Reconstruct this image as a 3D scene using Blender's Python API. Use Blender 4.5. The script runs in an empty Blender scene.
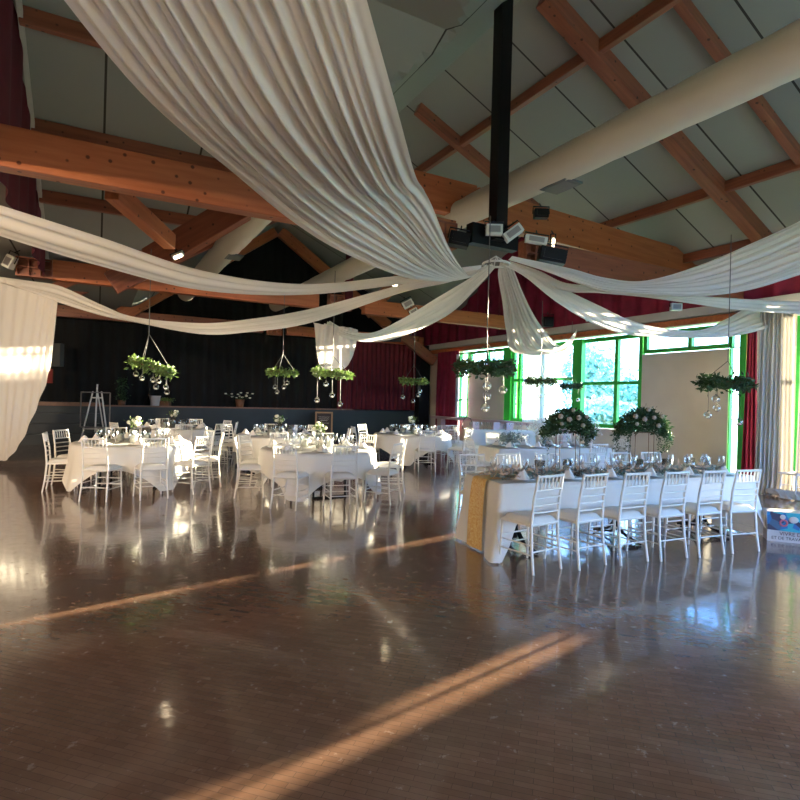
import bpy, math, random
from mathutils import Vector, Matrix
R = math.radians
random.seed(7)
F = 555.0; CAMZ = 1.58; ROLL = R(1.5)
YAW = R(28.6); A_, B_ = math.cos(YAW), math.sin(YAW)
WALLP = 12.45
scn = bpy.context.scene
COL = scn.collection

# ------------------------------------------------------------------ coordinates
def PX(px, py, d):
    """world point seen at a pixel of the photograph at depth d"""
    xc = (px-400)/F; yc = -(py-400)/F
    return Vector((d*(xc*math.cos(ROLL)-yc*math.sin(ROLL)), d, CAMZ+d*(xc*math.sin(ROLL)+yc*math.cos(ROLL))))
def H(p, w, z=0.0):
    """hall coordinates (across, along, up) to world"""
    return Vector((A_*p-B_*w, B_*p+A_*w, z))
def toH(v): return (A_*v.x+B_*v.y, -B_*v.x+A_*v.y, v.z)
def wall_w(px, p=WALLP):
    k = (px-400)/F
    return p*(A_-k*B_)/(k*A_+B_)

# ------------------------------------------------------------------ materials
MATS = {}
def mat(name, col, rough=0.6, metal=0.0, noise=0.0, nscale=8.0, bump=0.0, bscale=40.0, emit=None, spec=0.5, trans=0.0, coat=0.0, sheen=0.0):
    if name in MATS: return MATS[name]
    m = bpy.data.materials.new(name); m.use_nodes = True
    nt = m.node_tree; b = nt.nodes['Principled BSDF']; out = nt.nodes['Material Output']
    b.inputs['Base Color'].default_value = (*col, 1); b.inputs['Roughness'].default_value = rough
    b.inputs['Metallic'].default_value = metal; b.inputs['Specular IOR Level'].default_value = spec
    b.inputs['Coat Weight'].default_value = coat
    tc = nt.nodes.new('ShaderNodeTexCoord')
    if noise:
        n = nt.nodes.new('ShaderNodeTexNoise'); n.inputs['Scale'].default_value = nscale; n.inputs['Detail'].default_value = 5
        r = nt.nodes.new('ShaderNodeValToRGB')
        r.color_ramp.elements[0].position = .3; r.color_ramp.elements[1].position = .7
        r.color_ramp.elements[0].color = (*[c*(1-noise) for c in col], 1); r.color_ramp.elements[1].color = (*[min(1, c*(1+noise)) for c in col], 1)
        nt.links.new(tc.outputs['Object'], n.inputs['Vector']); nt.links.new(n.outputs['Fac'], r.inputs['Fac']); nt.links.new(r.outputs['Color'], b.inputs['Base Color'])
    if bump:
        n = nt.nodes.new('ShaderNodeTexNoise'); n.inputs['Scale'].default_value = bscale
        bm = nt.nodes.new('ShaderNodeBump'); bm.inputs['Strength'].default_value = bump; bm.inputs['Distance'].default_value = .02
        nt.links.new(tc.outputs['Object'], n.inputs['Vector']); nt.links.new(n.outputs['Fac'], bm.inputs['Height']); nt.links.new(bm.outputs['Normal'], b.inputs['Normal'])
    if emit:
        b.inputs['Emission Color'].default_value = (*emit[0], 1); b.inputs['Emission Strength'].default_value = emit[1]
    if trans:
        tl = nt.nodes.new('ShaderNodeBsdfTranslucent'); tl.inputs['Color'].default_value = (*col, 1)
        mx = nt.nodes.new('ShaderNodeMixShader'); mx.inputs['Fac'].default_value = trans
        nt.links.new(b.outputs['BSDF'], mx.inputs[1]); nt.links.new(tl.outputs['BSDF'], mx.inputs[2]); nt.links.new(mx.outputs['Shader'], out.inputs['Surface'])
    MATS[name] = m
    return m
def glass(name, tint=(1, 1, 1), gloss=.12, rough=.02):
    if name in MATS: return MATS[name]
    m = bpy.data.materials.new(name); m.use_nodes = True; nt = m.node_tree; nt.nodes.clear()
    o = nt.nodes.new('ShaderNodeOutputMaterial'); t = nt.nodes.new('ShaderNodeBsdfTransparent'); t.inputs['Color'].default_value = (*tint, 1)
    g = nt.nodes.new('ShaderNodeBsdfGlossy'); g.inputs['Roughness'].default_value = rough
    lw = nt.nodes.new('ShaderNodeLayerWeight'); lw.inputs['Blend'].default_value = gloss
    mx = nt.nodes.new('ShaderNodeMixShader')
    nt.links.new(lw.outputs['Facing'], mx.inputs['Fac']); nt.links.new(t.outputs[0], mx.inputs[1]); nt.links.new(g.outputs[0], mx.inputs[2]); nt.links.new(mx.outputs[0], o.inputs['Surface'])
    MATS[name] = m
    return m
def floor_mat():
    m = bpy.data.materials.new('parquet'); m.use_nodes = True; nt = m.node_tree; b = nt.nodes['Principled BSDF']; L = nt.links.new
    tc = nt.nodes.new('ShaderNodeTexCoord')
    mp = nt.nodes.new('ShaderNodeMapping'); mp.inputs['Rotation'].default_value = (0, 0, R(45))
    br = nt.nodes.new('ShaderNodeTexBrick'); br.inputs['Scale'].default_value = 1.0; br.inputs['Brick Width'].default_value = .16; br.inputs['Row Height'].default_value = .035
    br.inputs['Mortar Size'].default_value = .0012; br.inputs['Color1'].default_value = (.215, .115, .072, 1); br.inputs['Color2'].default_value = (.27, .15, .096, 1); br.inputs['Mortar'].default_value = (.12, .07, .05, 1)
    n = nt.nodes.new('ShaderNodeTexNoise'); n.inputs['Scale'].default_value = 11; n.inputs['Detail'].default_value = 9; n.inputs['Roughness'].default_value = .7
    mr = nt.nodes.new('ShaderNodeMapRange'); mr.inputs[1].default_value = .3; mr.inputs[2].default_value = .7; mr.inputs[3].default_value = .15; mr.inputs[4].default_value = .3
    mx = nt.nodes.new('ShaderNodeMix'); mx.data_type = 'RGBA'; mx.blend_type = 'MULTIPLY'; mx.inputs['Factor'].default_value = .6
    cr = nt.nodes.new('ShaderNodeValToRGB'); cr.color_ramp.elements[0].position = .3; cr.color_ramp.elements[0].color = (.7, .66, .64, 1); cr.color_ramp.elements[1].position = .7
    L(tc.outputs['Object'], mp.inputs['Vector']); L(mp.outputs['Vector'], br.inputs['Vector']); L(tc.outputs['Object'], n.inputs['Vector'])
    L(n.outputs['Fac'], cr.inputs['Fac']); L(br.outputs['Color'], mx.inputs[6]); L(cr.outputs['Color'], mx.inputs[7]); L(mx.outputs[2], b.inputs['Base Color'])
    L(n.outputs['Fac'], mr.inputs[0]); L(mr.outputs[0], b.inputs['Roughness'])
    b.inputs['Specular IOR Level'].default_value = .6; b.inputs['Coat Weight'].default_value = .7; b.inputs['Coat Roughness'].default_value = .08; b.inputs['Coat IOR'].default_value = 1.6
    n2 = nt.nodes.new('ShaderNodeTexNoise'); n2.inputs['Scale'].default_value = 9; n2.inputs['Detail'].default_value = 3
    bp = nt.nodes.new('ShaderNodeBump'); bp.inputs['Strength'].default_value = .05; bp.inputs['Distance'].default_value = .02
    L(n2.outputs['Fac'], bp.inputs['Height']); L(tc.outputs['Object'], n2.inputs['Vector']); L(bp.outputs['Normal'], b.inputs['Normal']); L(bp.outputs['Normal'], b.inputs['Coat Normal'])
    return m
def wood_mat(name, c1, c2):
    if name in MATS: return MATS[name]
    m = bpy.data.materials.new(name); m.use_nodes = True; nt = m.node_tree; b = nt.nodes['Principled BSDF']; L = nt.links.new
    tc = nt.nodes.new('ShaderNodeTexCoord'); mp = nt.nodes.new('ShaderNodeMapping'); mp.inputs['Scale'].default_value = (1, 14, 14)
    n = nt.nodes.new('ShaderNodeTexNoise'); n.inputs['Scale'].default_value = 1.2; n.inputs['Detail'].default_value = 6
    cr = nt.nodes.new('ShaderNodeValToRGB'); cr.color_ramp.elements[0].position = .35; cr.color_ramp.elements[0].color = (*c1, 1); cr.color_ramp.elements[1].position = .65; cr.color_ramp.elements[1].color = (*c2, 1)
    v = nt.nodes.new('ShaderNodeTexVoronoi'); v.inputs['Scale'].default_value = 5.5
    vr = nt.nodes.new('ShaderNodeValToRGB'); vr.color_ramp.elements[0].position = .09; vr.color_ramp.elements[0].color = (.12, .06, .04, 1); vr.color_ramp.elements[1].position = .15
    mx = nt.nodes.new('ShaderNodeMix'); mx.data_type = 'RGBA'; mx.blend_type = 'MULTIPLY'; mx.inputs['Factor'].default_value = .85
    L(tc.outputs['Object'], mp.inputs['Vector']); L(mp.outputs['Vector'], n.inputs['Vector']); L(n.outputs['Fac'], cr.inputs['Fac']); L(tc.outputs['Object'], v.inputs['Vector'])
    L(v.outputs['Distance'], vr.inputs['Fac']); L(cr.outputs['Color'], mx.inputs[6]); L(vr.outputs['Color'], mx.inputs[7]); L(mx.outputs[2], b.inputs['Base Color'])
    b.inputs['Roughness'].default_value = .45
    MATS[name] = m
    return m
def ceiling_mat(name, rot):
    m = bpy.data.materials.new(name); m.use_nodes = True; nt = m.node_tree; b = nt.nodes['Principled BSDF']; L = nt.links.new
    tc = nt.nodes.new('ShaderNodeTexCoord'); mp = nt.nodes.new('ShaderNodeMapping'); mp.inputs['Rotation'].default_value = (0, 0, rot)
    br = nt.nodes.new('ShaderNodeTexBrick'); br.offset = 0; br.inputs['Scale'].default_value = 1.0; br.inputs['Brick Width'].default_value = 40; br.inputs['Row Height'].default_value = 1.5
    br.inputs['Mortar Size'].default_value = .018; br.inputs['Color1'].default_value = (.27, .27, .245, 1); br.inputs['Color2'].default_value = (.3, .3, .275, 1); br.inputs['Mortar'].default_value = (.04, .035, .03, 1)
    L(tc.outputs['Object'], mp.inputs['Vector']); L(mp.outputs['Vector'], br.inputs['Vector']); L(br.outputs['Color'], b.inputs['Base Color']); b.inputs['Roughness'].default_value = .9
    return m
def sequin_mat():
    m = bpy.data.materials.new('gold_sequins'); m.use_nodes = True; nt = m.node_tree; b = nt.nodes['Principled BSDF']; L = nt.links.new
    tc = nt.nodes.new('ShaderNodeTexCoord'); v = nt.nodes.new('ShaderNodeTexVoronoi'); v.inputs['Scale'].default_value = 75
    cr = nt.nodes.new('ShaderNodeValToRGB'); cr.color_ramp.elements[0].color = (.75, .36, .08, 1); cr.color_ramp.elements[1].color = (1, .8, .4, 1)
    L(tc.outputs['Object'], v.inputs['Vector']); L(v.outputs['Color'], cr.inputs['Fac']); L(cr.outputs['Color'], b.inputs['Base Color'])
    bp = nt.nodes.new('ShaderNodeBump'); bp.inputs['Strength'].default_value = .9; bp.inputs['Distance'].default_value = .01
    L(v.outputs['Color'], bp.inputs['Height']); L(bp.outputs['Normal'], b.inputs['Normal'])
    b.inputs['Metallic'].default_value = .2; b.inputs['Roughness'].default_value = .4
    return m

M_floor = floor_mat(); M_ceil = ceiling_mat('acoustic_board_across', 0); M_ceil2 = ceiling_mat('acoustic_board_along', R(90)); M_seq = sequin_mat()
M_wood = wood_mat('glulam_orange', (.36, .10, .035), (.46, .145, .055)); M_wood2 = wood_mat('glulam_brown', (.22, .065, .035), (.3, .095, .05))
M_white = mat('white_lacquer', (.8, .77, .72), .35)
M_cush = mat('white_cushion', (.82, .8, .77), .8, bump=.1)
M_cloth = mat('white_linen', (.83, .8, .76), .75, bump=.08, bscale=6, trans=.12)
M_swag = mat('voile', (.84, .8, .75), .8, trans=.38, bump=.04, bscale=30)
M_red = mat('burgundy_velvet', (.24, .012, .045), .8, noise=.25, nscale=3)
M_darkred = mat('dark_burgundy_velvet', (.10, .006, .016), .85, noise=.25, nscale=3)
M_black = mat('black_molton', (.0035, .0035, .004), .95, noise=.3, nscale=2)
M_blackmetal = mat('black_steel', (.012, .012, .014), .4, .6)
M_slate = mat('slate_blue_paint', (.014, .021, .026), .55, noise=.2, nscale=1.5)
M_beige = mat('beige_wall', (.68, .63, .56), .7, noise=.04, nscale=2)
M_grey = mat('grey_paint', (.5, .49, .46), .6)
M_green = mat('green_frame', (.04, .46, .06), .4)
M_yel = mat('pale_yellow_board', (.75, .66, .25), .6)
M_brown = mat('brown_board', (.16, .07, .035), .5, noise=.2, nscale=5)
M_gold = mat('gold_wire', (.55, .38, .16), .35, .8)
M_darkgold = mat('bronze_wire', (.16, .1, .06), .4, .7)
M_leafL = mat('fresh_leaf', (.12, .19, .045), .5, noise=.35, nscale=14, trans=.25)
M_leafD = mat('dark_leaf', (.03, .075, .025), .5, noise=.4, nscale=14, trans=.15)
M_euc = mat('eucalyptus_leaf', (.28, .35, .32), .6, noise=.3, nscale=14, trans=.1)
M_pampas = mat('dried_flower', (.6, .46, .36), .8, noise=.3, nscale=20)
M_gyp = mat('babys_breath', (.78, .84, .84), .7, noise=.2, nscale=20, trans=.2)
M_rose = mat('blush_rose', (.3, .24, .18), .6, noise=.15, nscale=30, bump=.3, bscale=60)
M_wflower = mat('white_petal', (.85, .84, .72), .6, trans=.2)
M_silver = mat('silver_charger', (.6, .58, .56), .3, .6)
M_china = mat('china', (.85, .84, .82), .15)
M_napkin = mat('napkin', (.78, .74, .7), .8, bump=.2)
M_pink = mat('lilac_card', (.66, .5, .52), .6)
M_chalk = mat('chalkboard', (.03, .018, .015), .6); M_chalkw = mat('chalk', (.6, .58, .55), .8)
M_frame = mat('oak_frame', (.36, .2, .1), .5)
M_glass = glass('window_glass', (.97, 1, .99), .08); M_glassw = glass('table_glass', (.94, .96, .97), .45, .12); M_ball = glass('bauble_glass', (.88, .88, .88), .45, .03)
M_duct = mat('duct_fabric', (.66, .6, .5), .8, bump=.15, bscale=8)
M_lampw = mat('white_housing', (.7, .7, .66), .4); M_lens = mat('lit_lens', (1, .9, .7), .3, emit=((1, .78, .5), 12)); M_candle = mat('candle', (.9, .85, .7), .5)
M_string = mat('string', (.12, .115, .11), .6); M_bark = mat('bark', (.2, .15, .1), .9); M_steel = mat('steel', (.35, .33, .33), .35, .8)
M_grass = mat('lawn', (.2, .32, .12), .9, noise=.2, nscale=.5); M_tree = mat('garden_tree', (.3, .46, .34), .8, noise=.3, nscale=3, trans=.2)
M_drape = mat('drape_cloth', (.62, .58, .52), .85, trans=.06, bump=.04, bscale=30)
M_sheer = mat('blue_sheer', (.62, .76, .84), .8, trans=.1)

# ------------------------------------------------------------------ mesh builder
class MB:
    def __init__(s): s.v = []; s.f = []; s.sm = []
    def add(s, vs, fs, smooth=False):
        o = len(s.v); s.v += [tuple(v) for v in vs]; s.f += [[i+o for i in f] for f in fs]; s.sm += [smooth]*len(fs); return s
    def box(s, c, sz, rot=None):
        x, y, z = [k/2 for k in sz]
        vs = [Vector((a*x, b*y, d*z)) for a in (-1, 1) for b in (-1, 1) for d in (-1, 1)]
        if rot is not None: vs = [rot @ v for v in vs]
        c = Vector(c)
        return s.add([v+c for v in vs], [(0, 1, 3, 2), (4, 6, 7, 5), (0, 4, 5, 1), (2, 3, 7, 6), (0, 2, 6, 4), (1, 5, 7, 3)])
    def bar(s, p0, p1, w, h, up=Vector((0, 0, 1))):
        p0, p1 = Vector(p0), Vector(p1); d = (p1-p0).normalized()
        if abs(d.dot(up)) > .99: up = Vector((0, 1, 0))
        sd = d.cross(up).normalized(); u = sd.cross(d).normalized()
        vs = [p+sd*a*w/2+u*b*h/2 for p in (p0, p1) for a, b in ((-1, -1), (1, -1), (1, 1), (-1, 1))]
        return s.add(vs, [(3, 2, 1, 0), (4, 5, 6, 7), (0, 1, 5, 4), (1, 2, 6, 5), (2, 3, 7, 6), (3, 0, 4, 7)])
    def tube(s, pts, r, n=6, cap=True):
        pts = [Vector(p) for p in pts]; rs = r if isinstance(r, (list, tuple)) else [r]*len(pts); vs = []
        for i, p in enumerate(pts):
            d = (pts[min(i+1, len(pts)-1)]-pts[max(i-1, 0)]).normalized()
            up = Vector((0, 0, 1)) if abs(d.z) < .9 else Vector((0, 1, 0))
            sd = d.cross(up).normalized(); u = sd.cross(d).normalized()
            vs += [p+(sd*math.cos(2*math.pi*k/n)+u*math.sin(2*math.pi*k/n))*rs[i] for k in range(n)]
        fs = [(i*n+k, i*n+(k+1) % n, (i+1)*n+(k+1) % n, (i+1)*n+k) for i in range(len(pts)-1) for k in range(n)]
        s.add(vs, fs, True)
        if cap: s.add(vs[:n], [tuple(range(n-1, -1, -1))]); s.add(vs[-n:], [tuple(range(n))])
        return s
    def lathe(s, prof, n=16, c=(0, 0, 0)):
        c = Vector(c); vs = [c+Vector((r*math.cos(2*math.pi*k/n), r*math.sin(2*math.pi*k/n), z)) for r, z in prof for k in range(n)]
        fs = [(i*n+k, i*n+(k+1) % n, (i+1)*n+(k+1) % n, (i+1)*n+k) for i in range(len(prof)-1) for k in range(n)]
        return s.add(vs, fs, True)
    def ball(s, c, r, n=10, m=6, sc=(1, 1, 1)):
        vs = []; c = Vector(c)
        for i in range(m+1):
            t = math.pi*i/m
            vs += [c+Vector((sc[0]*r*math.sin(t)*math.cos(2*math.pi*k/n), sc[1]*r*math.sin(t)*math.sin(2*math.pi*k/n), sc[2]*r*math.cos(t))) for k in range(n)]
        return s.add(vs, [(i*n+k, (i+1)*n+k, (i+1)*n+(k+1) % n, i*n+(k+1) % n) for i in range(m) for k in range(n)], True)
    def grid(s, fn, nu, nv, smooth=True):
        vs = [fn(i/nu, j/nv) for i in range(nu+1) for j in range(nv+1)]
        return s.add(vs, [(i*(nv+1)+j, (i+1)*(nv+1)+j, (i+1)*(nv+1)+j+1, i*(nv+1)+j+1) for i in range(nu) for j in range(nv)], smooth)
    def leaf(s, p, ln, wd, rnd=random):
        d = Vector((rnd.gauss(0, 1), rnd.gauss(0, 1), rnd.gauss(0, .7))).normalized(); q = Vector((rnd.gauss(0, 1), rnd.gauss(0, 1), rnd.gauss(0, 1)))
        sd = d.cross(q).normalized(); u = sd.cross(d)
        return s.add([p, p+d*ln*.5+sd*wd/2+u*.15*wd, p+d*ln, p+d*ln*.5-sd*wd/2+u*.15*wd], [(0, 1, 2, 3)])
    def build(s, name, m, parent=None, loc=None, rz=None, bevel=0):
        me = bpy.data.meshes.new(name); me.from_pydata(s.v, [], s.f)
        me.polygons.foreach_set('use_smooth', s.sm); me.materials.append(m); me.update()
        o = bpy.data.objects.new(name, me); COL.objects.link(o)
        if parent: o.parent = parent
        if loc is not None: o.location = loc
        if rz is not None: o.rotation_euler.z = rz
        if bevel:
            md = o.modifiers.new('b', 'BEVEL'); md.width = bevel; md.segments = 2; md.limit_method = 'ANGLE'
        return o
def tag(o, label=None, cat=None, group=None, kind=None):
    if label: o['label'] = label
    if cat: o['category'] = cat
    if group: o['group'] = group
    if kind: o['kind'] = kind
    return o
def empty(name, loc=(0, 0, 0), rz=0, label=None, cat=None, group=None):
    o = bpy.data.objects.new(name, None); o.empty_display_size = .1; COL.objects.link(o); o.location = loc; o.rotation_euler.z = rz
    return tag(o, label, cat, group)
def copy_tree(o, parent=None):
    c = o.copy(); COL.objects.link(c)
    if parent: c.parent = parent
    for ch in KIDS.get(o, [k for k in o.children]): copy_tree(ch, c)
    return c
KIDS = {}
USED = set()
def inst(proto, loc, rz, label, cat, group, sc=None):
    o = proto if proto not in USED else copy_tree(proto)
    if proto not in USED:
        KIDS[proto] = list(proto.children)
        for k in KIDS[proto]: KIDS[k] = list(k.children)
        USED.add(proto)
    o.location = loc; o.rotation_euler = (0, 0, rz)
    if sc: o.scale = (sc, sc, sc)
    return tag(o, label, cat, group)
def hall(name, mb, m, kind='structure', label=None, cat=None, parent=None, group=None):
    o = mb.build(name, m, parent)
    if parent is None: o.rotation_euler.z = YAW
    if parent is None: tag(o, label, cat, group, kind)
    return o

# ------------------------------------------------------------------ camera
cd = bpy.data.cameras.new('camera'); cam = bpy.data.objects.new('camera', cd); COL.objects.link(cam)
cd.sensor_width = 36; cd.lens = 36*F/800; cam.location = (0, 0, CAMZ); cd.clip_start = .05
cam.rotation_euler = (Matrix.Rotation(R(90), 4, 'X') @ Matrix.Rotation(ROLL, 4, 'Z')).to_euler()
scn.camera = cam

# ------------------------------------------------------------------ shell
def roof_z(p, w):
    if p < -1.1: return 4.38
    g = 7.92-.45*(p-5.7) if p > 5.7 else 7.92-.75*(5.7-p)
    f = 4.38+.42*(min(13.8-w, w-.4)) if p < 5.7 else 0
    z = max(g, f, 4.95 if p > 5.7 else 4.38)
    if p > 7.0: z = max(z, 7.6-.6*abs(w-13.8))
    return z
ps = [-9.0, -1.12]+[-1.1+i*.2 for i in range(69)]; ws = [-4.5+i*.2 for i in range(129)]
mb = MB()
mb.add([(p, w, roof_z(p, w)) for p in ps for w in ws], [(i*len(ws)+j, i*len(ws)+j+1, (i+1)*len(ws)+j+1, (i+1)*len(ws)+j) for i in range(len(ps)-1) for j in range(len(ws)-1)])
ce = hall('ceiling', mb, M_ceil); ce.data.materials.append(M_ceil2)
for f in ce.data.polygons:
    if f.center.x < 5.7: f.material_index = 1
hall('roof_covering', MB().box((1.8, 8.6, 8.15), (22, 27, .1)), M_grey)
fl = MB().box((1.8, 8.6, -.05), (21.8, 26.6, .1)); hall('floor', fl, M_floor)
# window wall: sections described in photograph columns, turned into positions along the wall
W = lambda px: wall_w(px)
mb = MB()
def wb(mb, w0, w1, z0, z1, th=.12, p=WALLP): mb.box((p+th/2, (w0+w1)/2, (z0+z1)/2), (th, abs(w1-w0), z1-z0))
wb(mb, W(460), W(641), 0, .93, .2)
wb(mb, 21.9, W(458), 0, 3.55, .2)
wb(mb, W(468), W(504), .93, 2.98, .2)
wb(mb, W(641), W(728), 0, 2.93, .06)
wb(mb, -4.5, 21.9, 3.55, 8.1, .2)
wb(mb, W(748), W(795), 0, 3.55, .2)
wb(mb, 1.0, 4.6, 0, 3.55, .2); wb(mb, -4.5, -3.8, 0, 3.55, .2)
hall('wall_right', mb, M_beige)
hall('trim_1', MB().box((WALLP-.07, 8.7, 3.62), (.2, 26, .15)), M_wood)
hall('trim_2', MB().box((WALLP-.08, 8.7, 3.82), (.3, 26, .2)), M_grey)
mb = MB()
mb.grid(lambda u, v: (WALLP-.09+.05*math.sin(u*26/.32*2*math.pi*.5), -4.3+u*26, 3.9+v*(min(roof_z(12.3, -4.3+u*26)+.05, 7.7)-3.9)), 520, 2)
hall('wall_drape_right', mb, M_red)
mb = MB(); mb.grid(lambda u, v: (-1.03+.04*math.sin(u*80), .4+u*13.4, 3.95+v*(roof_z(-1.0, .4+u*13.4)-3.95+.05)), 240, 2)
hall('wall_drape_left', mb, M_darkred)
hall('trim_3', MB().bar((-.98, 7.2, 7.0), (-.98, 13.7, 4.3), .06, .08), M_grey)
hall('wall_left', MB().box((-9.05, 8.6, 4.0), (.1, 26.6, 8)), mat('dark_left_wall', (.035, .03, .028), .8, noise=.1))
hall('wall_back', MB().box((-2.4, -4.65, 2.0), (13.1, .1, 4)).box((11.2, -4.6, 2.0), (2.6, .1, 4)).box((4, -4.6, 6), (17, .1, 4.4)), M_beige)
hall('wall_stage', MB().box((1.7, 22.0, 4), (21.6, .1, 8)), M_black)
# windows
wn = [0]
def window(w0, w1, z0, z1, mull=(), trans=(), fw=.09, glassm=True, door=False):
    wn[0] += 1
    w0, w1 = min(w0, w1), max(w0, w1)
    mb = MB(); P = WALLP+.06; d = .1
    for z in (z0+fw/2, z1-fw/2): mb.box((P, (w0+w1)/2, z), (d, w1-w0, fw))
    for w in [w0+fw/2, w1-fw/2]+list(mull): mb.box((P, w, (z0+z1)/2), (d*1.1, fw, z1-z0-.002))
    for z in trans: mb.box((P, (w0+w1)/2, z), (d*.9, w1-w0, fw*.8))
    f = hall('window_%d' % wn[0], mb, M_green)
    g = MB().box((P+.03, (w0+w1)/2, (z0+z1)/2), (.008, w1-w0-.02, z1-z0-.02)).build('pane', M_glass, f)
    return f
window(W(458), W(467.5), .95, 3.5, trans=(1.65,), fw=.07)
window(W(468), W(504), 3.0, 3.5, mull=(W(486),), fw=.1)
window(W(511), W(575), .95, 3.5, mull=(W(518.5), W(545)), trans=(2.35,), fw=.12)
window(W(576), W(641), .95, 3.5, mull=(W(615),), trans=(2.2,), fw=.11)
window(W(642), W(730.5), 2.95, 3.5, mull=(W(688),), fw=.1)
window(W(728.5), W(740.5), .02, 3.5, mull=(), trans=(2.95,), fw=.022)
window(W(795), 4.6, .02, 3.5, mull=(5.2,), trans=(2.2,))
window(1.0, -3.8, .02, 3.5, mull=(-.6, -2.2), trans=(2.2,))
# thick post beside the big window, and pale boards seen through the glazing
hall('trim_4', MB().box((WALLP-.02, W(578.5), 2.2), (.16, .34, 2.6)), M_green)
hall('trim_5', MB().box((WALLP+.02, W(508), 2.2), (.14, .3, 2.6)), M_green)
hall('trim_6', MB().box((WALLP+.02, W(742.5), 1.78), (.14, .13, 3.5)), M_green)
hall('trim_7', MB().box((WALLP+.02, W(747), 1.78), (.1, .08, 3.5)), M_yel)
hall('trim_8', MB().box((WALLP+.2, W(513.2), 1.95), (.03, .12, 2.0)).box((WALLP+.2, W(522.3), 2.0), (.03, .16, 1.9)), M_yel)
# rear glazing behind the camera
mb = MB()
for p in (4.2, 6.1, 8.0, 9.9): mb.box((p, -4.55, 2), (.12, .12, 4))
for z in (.06, 2.3, 3.9): mb.box((7.05, -4.55, z), (5.7, .12, .12))
f = hall('window_20', mb, M_green); MB().box((7.05, -4.5, 2), (5.7, .01, 3.9)).build('pane', M_glass, f)

# long radiator shelf along the sill
o = MB().box((WALLP-.45, (W(443)+W(580))/2, .93), (.35, abs(W(443)-W(580)), .09)).box((WALLP-.4, W(450), .45), (.2, .3, .9)).box((WALLP-.4, W(572), .45), (.2, .3, .9)).box((WALLP-.4, W(508), .45), (.2, .3, .9))
hall('window_shelf', o, M_pink, 'thing', 'long pale pinkish counter shelf running under the far windows', 'shelf')

# stage
hall('stage', MB().box((1.7, 21.17, .56), (21.2, 1.46, 1.12)), M_slate, 'thing', 'low dark slate painted stage front across the back of the hall', 'stage')
hall('stage_edge', MB().box((.5, 20.44, 1.145), (17, .07, .05)), M_brown, 'thing', 'thin brown timber edging along the stage lip', 'edging')
def hcurtain(name, p0, w0, p1, w1, z0, z1, m, label, cat, folds=30, amp=.07, flare=0, n=None, group=None, topin=0):
    n = n or folds*8; d = Vector((p1-p0, w1-w0)); ln = d.length; d /= ln; nn = Vector((-d.y, d.x)); ph = random.random()*6
    zt = z1 if callable(z1) else (lambda p, w: z1)
    def fn(u, v):
        uu = .5+(u-.5)*(1+flare*(1-v)-topin*v)
        a = amp*(.55+.45*(1-v))*(math.sin(u*folds*2*math.pi+ph+.6*math.sin(v*3+u*9))+.4*math.sin(u*folds*.37*2*math.pi+v))
        p, w = p0+d.x*ln*uu+nn.x*a, w0+d.y*ln*uu+nn.y*a
        return (p, w, z0+v*(zt(p, w)-z0))
    return hall(name, MB().grid(fn, n, 8), m, 'thing', label, cat, group=group)
hcurtain('stage_backdrop', -8.8, 21.2, 8.8, 21.2, 1.14, lambda p, w: roof_z(p, 20.6) if p > -1.1 else 4.3, M_black, 'black fabric backdrop filling the stage and gable above it', 'backdrop', 50, .05)
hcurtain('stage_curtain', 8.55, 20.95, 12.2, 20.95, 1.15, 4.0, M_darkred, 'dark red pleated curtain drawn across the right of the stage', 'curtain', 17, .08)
hcurtain('window_curtain', WALLP-.25, wall_w(437, 12.2), WALLP-.25, wall_w(458, 12.2), .5, 3.55, M_red, 'bright red curtain at the far corner beside the stage', 'curtain', 6, .07)
hcurtain('window_curtain', WALLP-.35, wall_w(742.5, 12.1)+.0, WALLP-.35, wall_w(758, 12.1), .1, 3.5, M_red, 'dark red curtain tied at the top beside the narrow green window', 'curtain', 4, .07, flare=.15, topin=.35)
hcurtain('sheer_curtain', WALLP-.2, W(528), WALLP-.2, W(553), .95, 3.4, M_sheer, 'pale blue sheer curtain hanging over the far windows', 'curtain', 7, .06)
hcurtain('sheer_curtain', WALLP-.25, W(464), WALLP-.25, W(461), .95, 3.4, M_sheer, 'narrow pale blue sheer beside the bright red corner curtain', 'curtain', 2, .04)
def pdrape(name, px0, px1, pyb, ztop, d, m, label, folds, d1=None, flare=.1, amp=.07):
    a = PX(px0, 400, d); b = PX(px1, 400, d1 or d); n = folds*10; dv = (b-a); dv.z = 0; ln = dv.length; dv /= ln; nv = Vector((-dv.y, dv.x, 0)); ph = random.random()*6
    def fn(u, v):
        uu = .5+(u-.5)*(1+flare*(1-v)**2); s = amp*(.5+.5*(1-v))*(math.sin(u*folds*2*math.pi+ph+.8*math.sin(2*v+u*5))+.4*math.sin(u*folds*.4*6.28+v*2))
        pool = .25*max(0, (.06-v)/.06)
        q = Vector((a.x, a.y, 0))+dv*ln*uu+nv*(s-pool); q.z = .01+v*(ztop-.01); return q
    return tag(MB().grid(fn, n, 24).build(name, m), label, 'drape')
pdrape('hanging_drape', 757, 793, 490, 3.55, 10.6, M_drape, 'beige white floor length drape beside the dark red curtain', 9, 10.2)
pdrape('hanging_drape', 799, 850, 492, 3.55, 10.0, M_drape, 'white drape at the picture edge beyond the bright window gap', 9, 9.6)
# cloth pooled on the floor beneath the drape
mb = MB(); c0, c1 = PX(764, 488, 10.3), PX(815, 492, 9.7)
mb.grid(lambda u, v: (c0.x+(c1.x-c0.x)*u+.05*math.sin(v*9), c0.y+(c1.y-c0.y)*u-.42+.55*v, .015+.09*math.sin(v*math.pi)*(1+.6*math.sin(u*40+v*5))), 60, 10)
tag(mb.build('pooled_fabric', M_drape), 'crumpled pale cloth pooled on the floor under the beige drape', 'fabric')

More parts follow.
